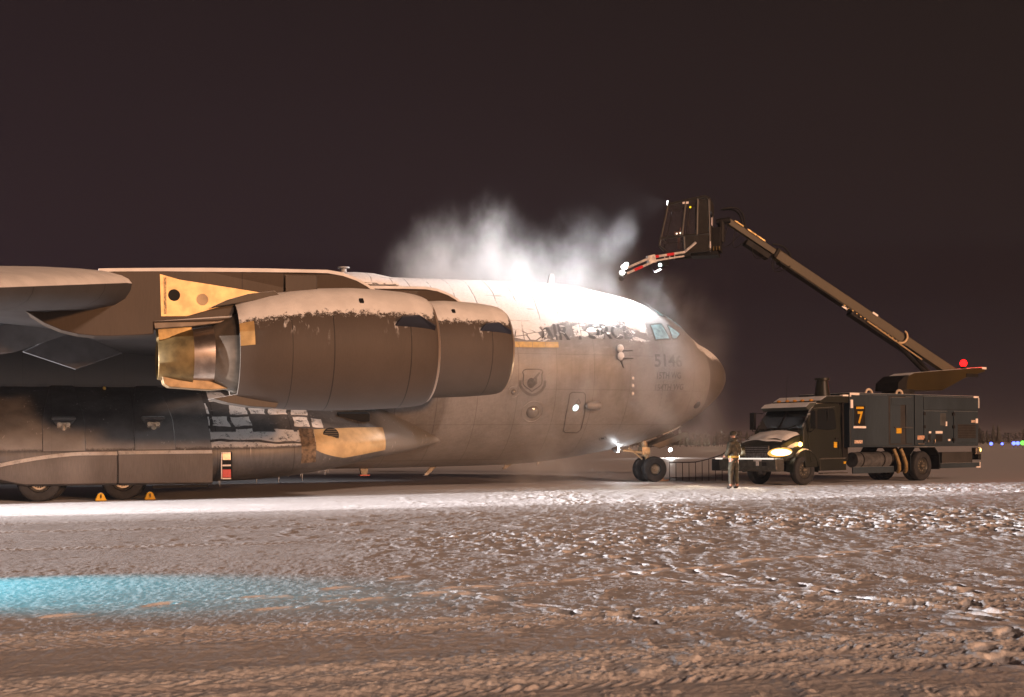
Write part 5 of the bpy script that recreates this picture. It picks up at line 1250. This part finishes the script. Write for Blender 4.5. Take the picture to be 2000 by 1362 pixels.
# ================================================================== STEAM AND SPRAY
def mist_mat():
    t = NT("steam"); x, y, z = t.xyz(); l_ = y * -1.0
    big = t.noise(.55, 5, .62, dist=.4); fine = t.noise(1.0, 5, .65, st=(1.25, .8, .62)); wisp = t.noise(.8, 4, .6, st=(1.0, .6, 1.0))
    # height of the plume over the crown, station by station
    cv = t.n("ShaderNodeFloatCurve"); t.l((x + 11.0 + (big - .5) * 1.3) / 15.0, cv.inputs[1])
    pts = [(-10.6, 7.5), (-9.8, 8.5), (-8.9, 9.6), (-8.1, 10.1), (-7.6, 10.0), (-7.05, 9.3), (-6.6, 10.1), (-6.15, 10.7), (-5.5, 10.1), (-4.8, 9.5), (-4.0, 9.3), (-3.3, 9.6), (-2.6, 10.1), (-1.8, 9.8), (-.9, 10.0), (-.2, 9.2), (.7, 8.2), (2.0, 7.0), (3.0, 6.2)]
    c = cv.mapping.curves[0]; 
    P = [((a + 11) / 15.0, (h - 5) / 7.0) for a, h in pts]
    c.points[0].location = (0, .30); c.points[1].location = (1, .05)
    for q in P: c.points.new(*q)
    cv.mapping.update()
    top = Sk(t.t, cv.outputs[0]) * 7.0 + 5.0
    d = top + (fine - .5) * 2.6 + (wisp - .5) * 1.2 - z
    body = d.step(-.9, 3.0).pw(1.6) * (fine * 1.0 + .25) * (big.step(.30, .62) * .7 + .3)
    lat = (l_ + 1.3).abs().step(1.2, 3.0, 1, 0)
    over = z.step(6.2, 7.4) 
    plume = body * lat * over * x.step(-10.8, -8.6) * x.step(2.2, -.2) * 1.0
    west = x.step(-2.2, -5.0) * .62 + .38
    plume = plume * west
    # thin drift in front of and under the nose
    dg = t.noise(.30, 4, .6, vec=t.comb(x * .8 + z * .75, y * .5, z * .45 - x * .5), dist=.5)
    drift = dg.step(.46, .72) * z.step(1.0, 2.2) * l_.step(2.9, 3.9) * l_.step(6.4, 4.6) * z.step(7.0, 5.0) * x.step(-8.0, -5.0) * x.step(1.2, -.5)
    low = wisp.step(.44, .70) * x.step(-1.6, -3.0) * z.step(2.6, .9) * x.step(-8.0, -5.6) * l_.step(-1.5, 0) * l_.step(5.5, 3.5)
    rn = wisp.step(.40, .75) * x.step(-.8, .8) * x.step(4.0, 2.0) * z.step(9.2, 6.0) * z.step(3.4, 4.6) * l_.abs().step(4.2, 2.0)
    veil = t.noise(.9, 5, .65, vec=t.comb(x * 1.0 - z * .5, y, z * .5 + x * .4)).step(.36, .72) * l_.step(2.2, 3.2) * l_.step(5.2, 3.8) * x.step(-7.5, -5.0) * x.step(1.0, -.8) * z.step(1.4, 3.4) * z.step(8.0, 6.4)
    dens = plume * .72 + veil * .28 + drift * .40 + low * .16 + rn * .014
    pv = t.n("ShaderNodeVolumePrincipled"); t.set(pv, "Density", dens); pv.inputs["Color"].default_value = (.97, .96, .96, 1); pv.inputs["Anisotropy"].default_value = .1
    t.t.links.new(pv.outputs[0], t.out.inputs["Volume"]); return t.m
m_ = MB(); m_.b2((-11.0, -7.0, .06), (4.2, 3.6, 11.6))
o = m_.build("steam", mist_mat()); o.matrix_world = PL_M
tag(o, "white steam and spray boiling off the plane's crown and nose", "steam", kind="stuff")

# ================================================================== NIGHT HAZE
t = NT("haze"); pv = t.n("ShaderNodeVolumePrincipled"); pv.inputs["Density"].default_value = .00012; pv.inputs["Color"].default_value = (.9, .86, .86, 1); pv.inputs["Anisotropy"].default_value = .0
t.t.links.new(pv.outputs[0], t.out.inputs["Volume"])
m_ = MB(); m_.b2((-2120, -1520, -1.5), (2120, 1620, 15)); o = m_.build("haze", t.m); tag(o, kind="stuff")
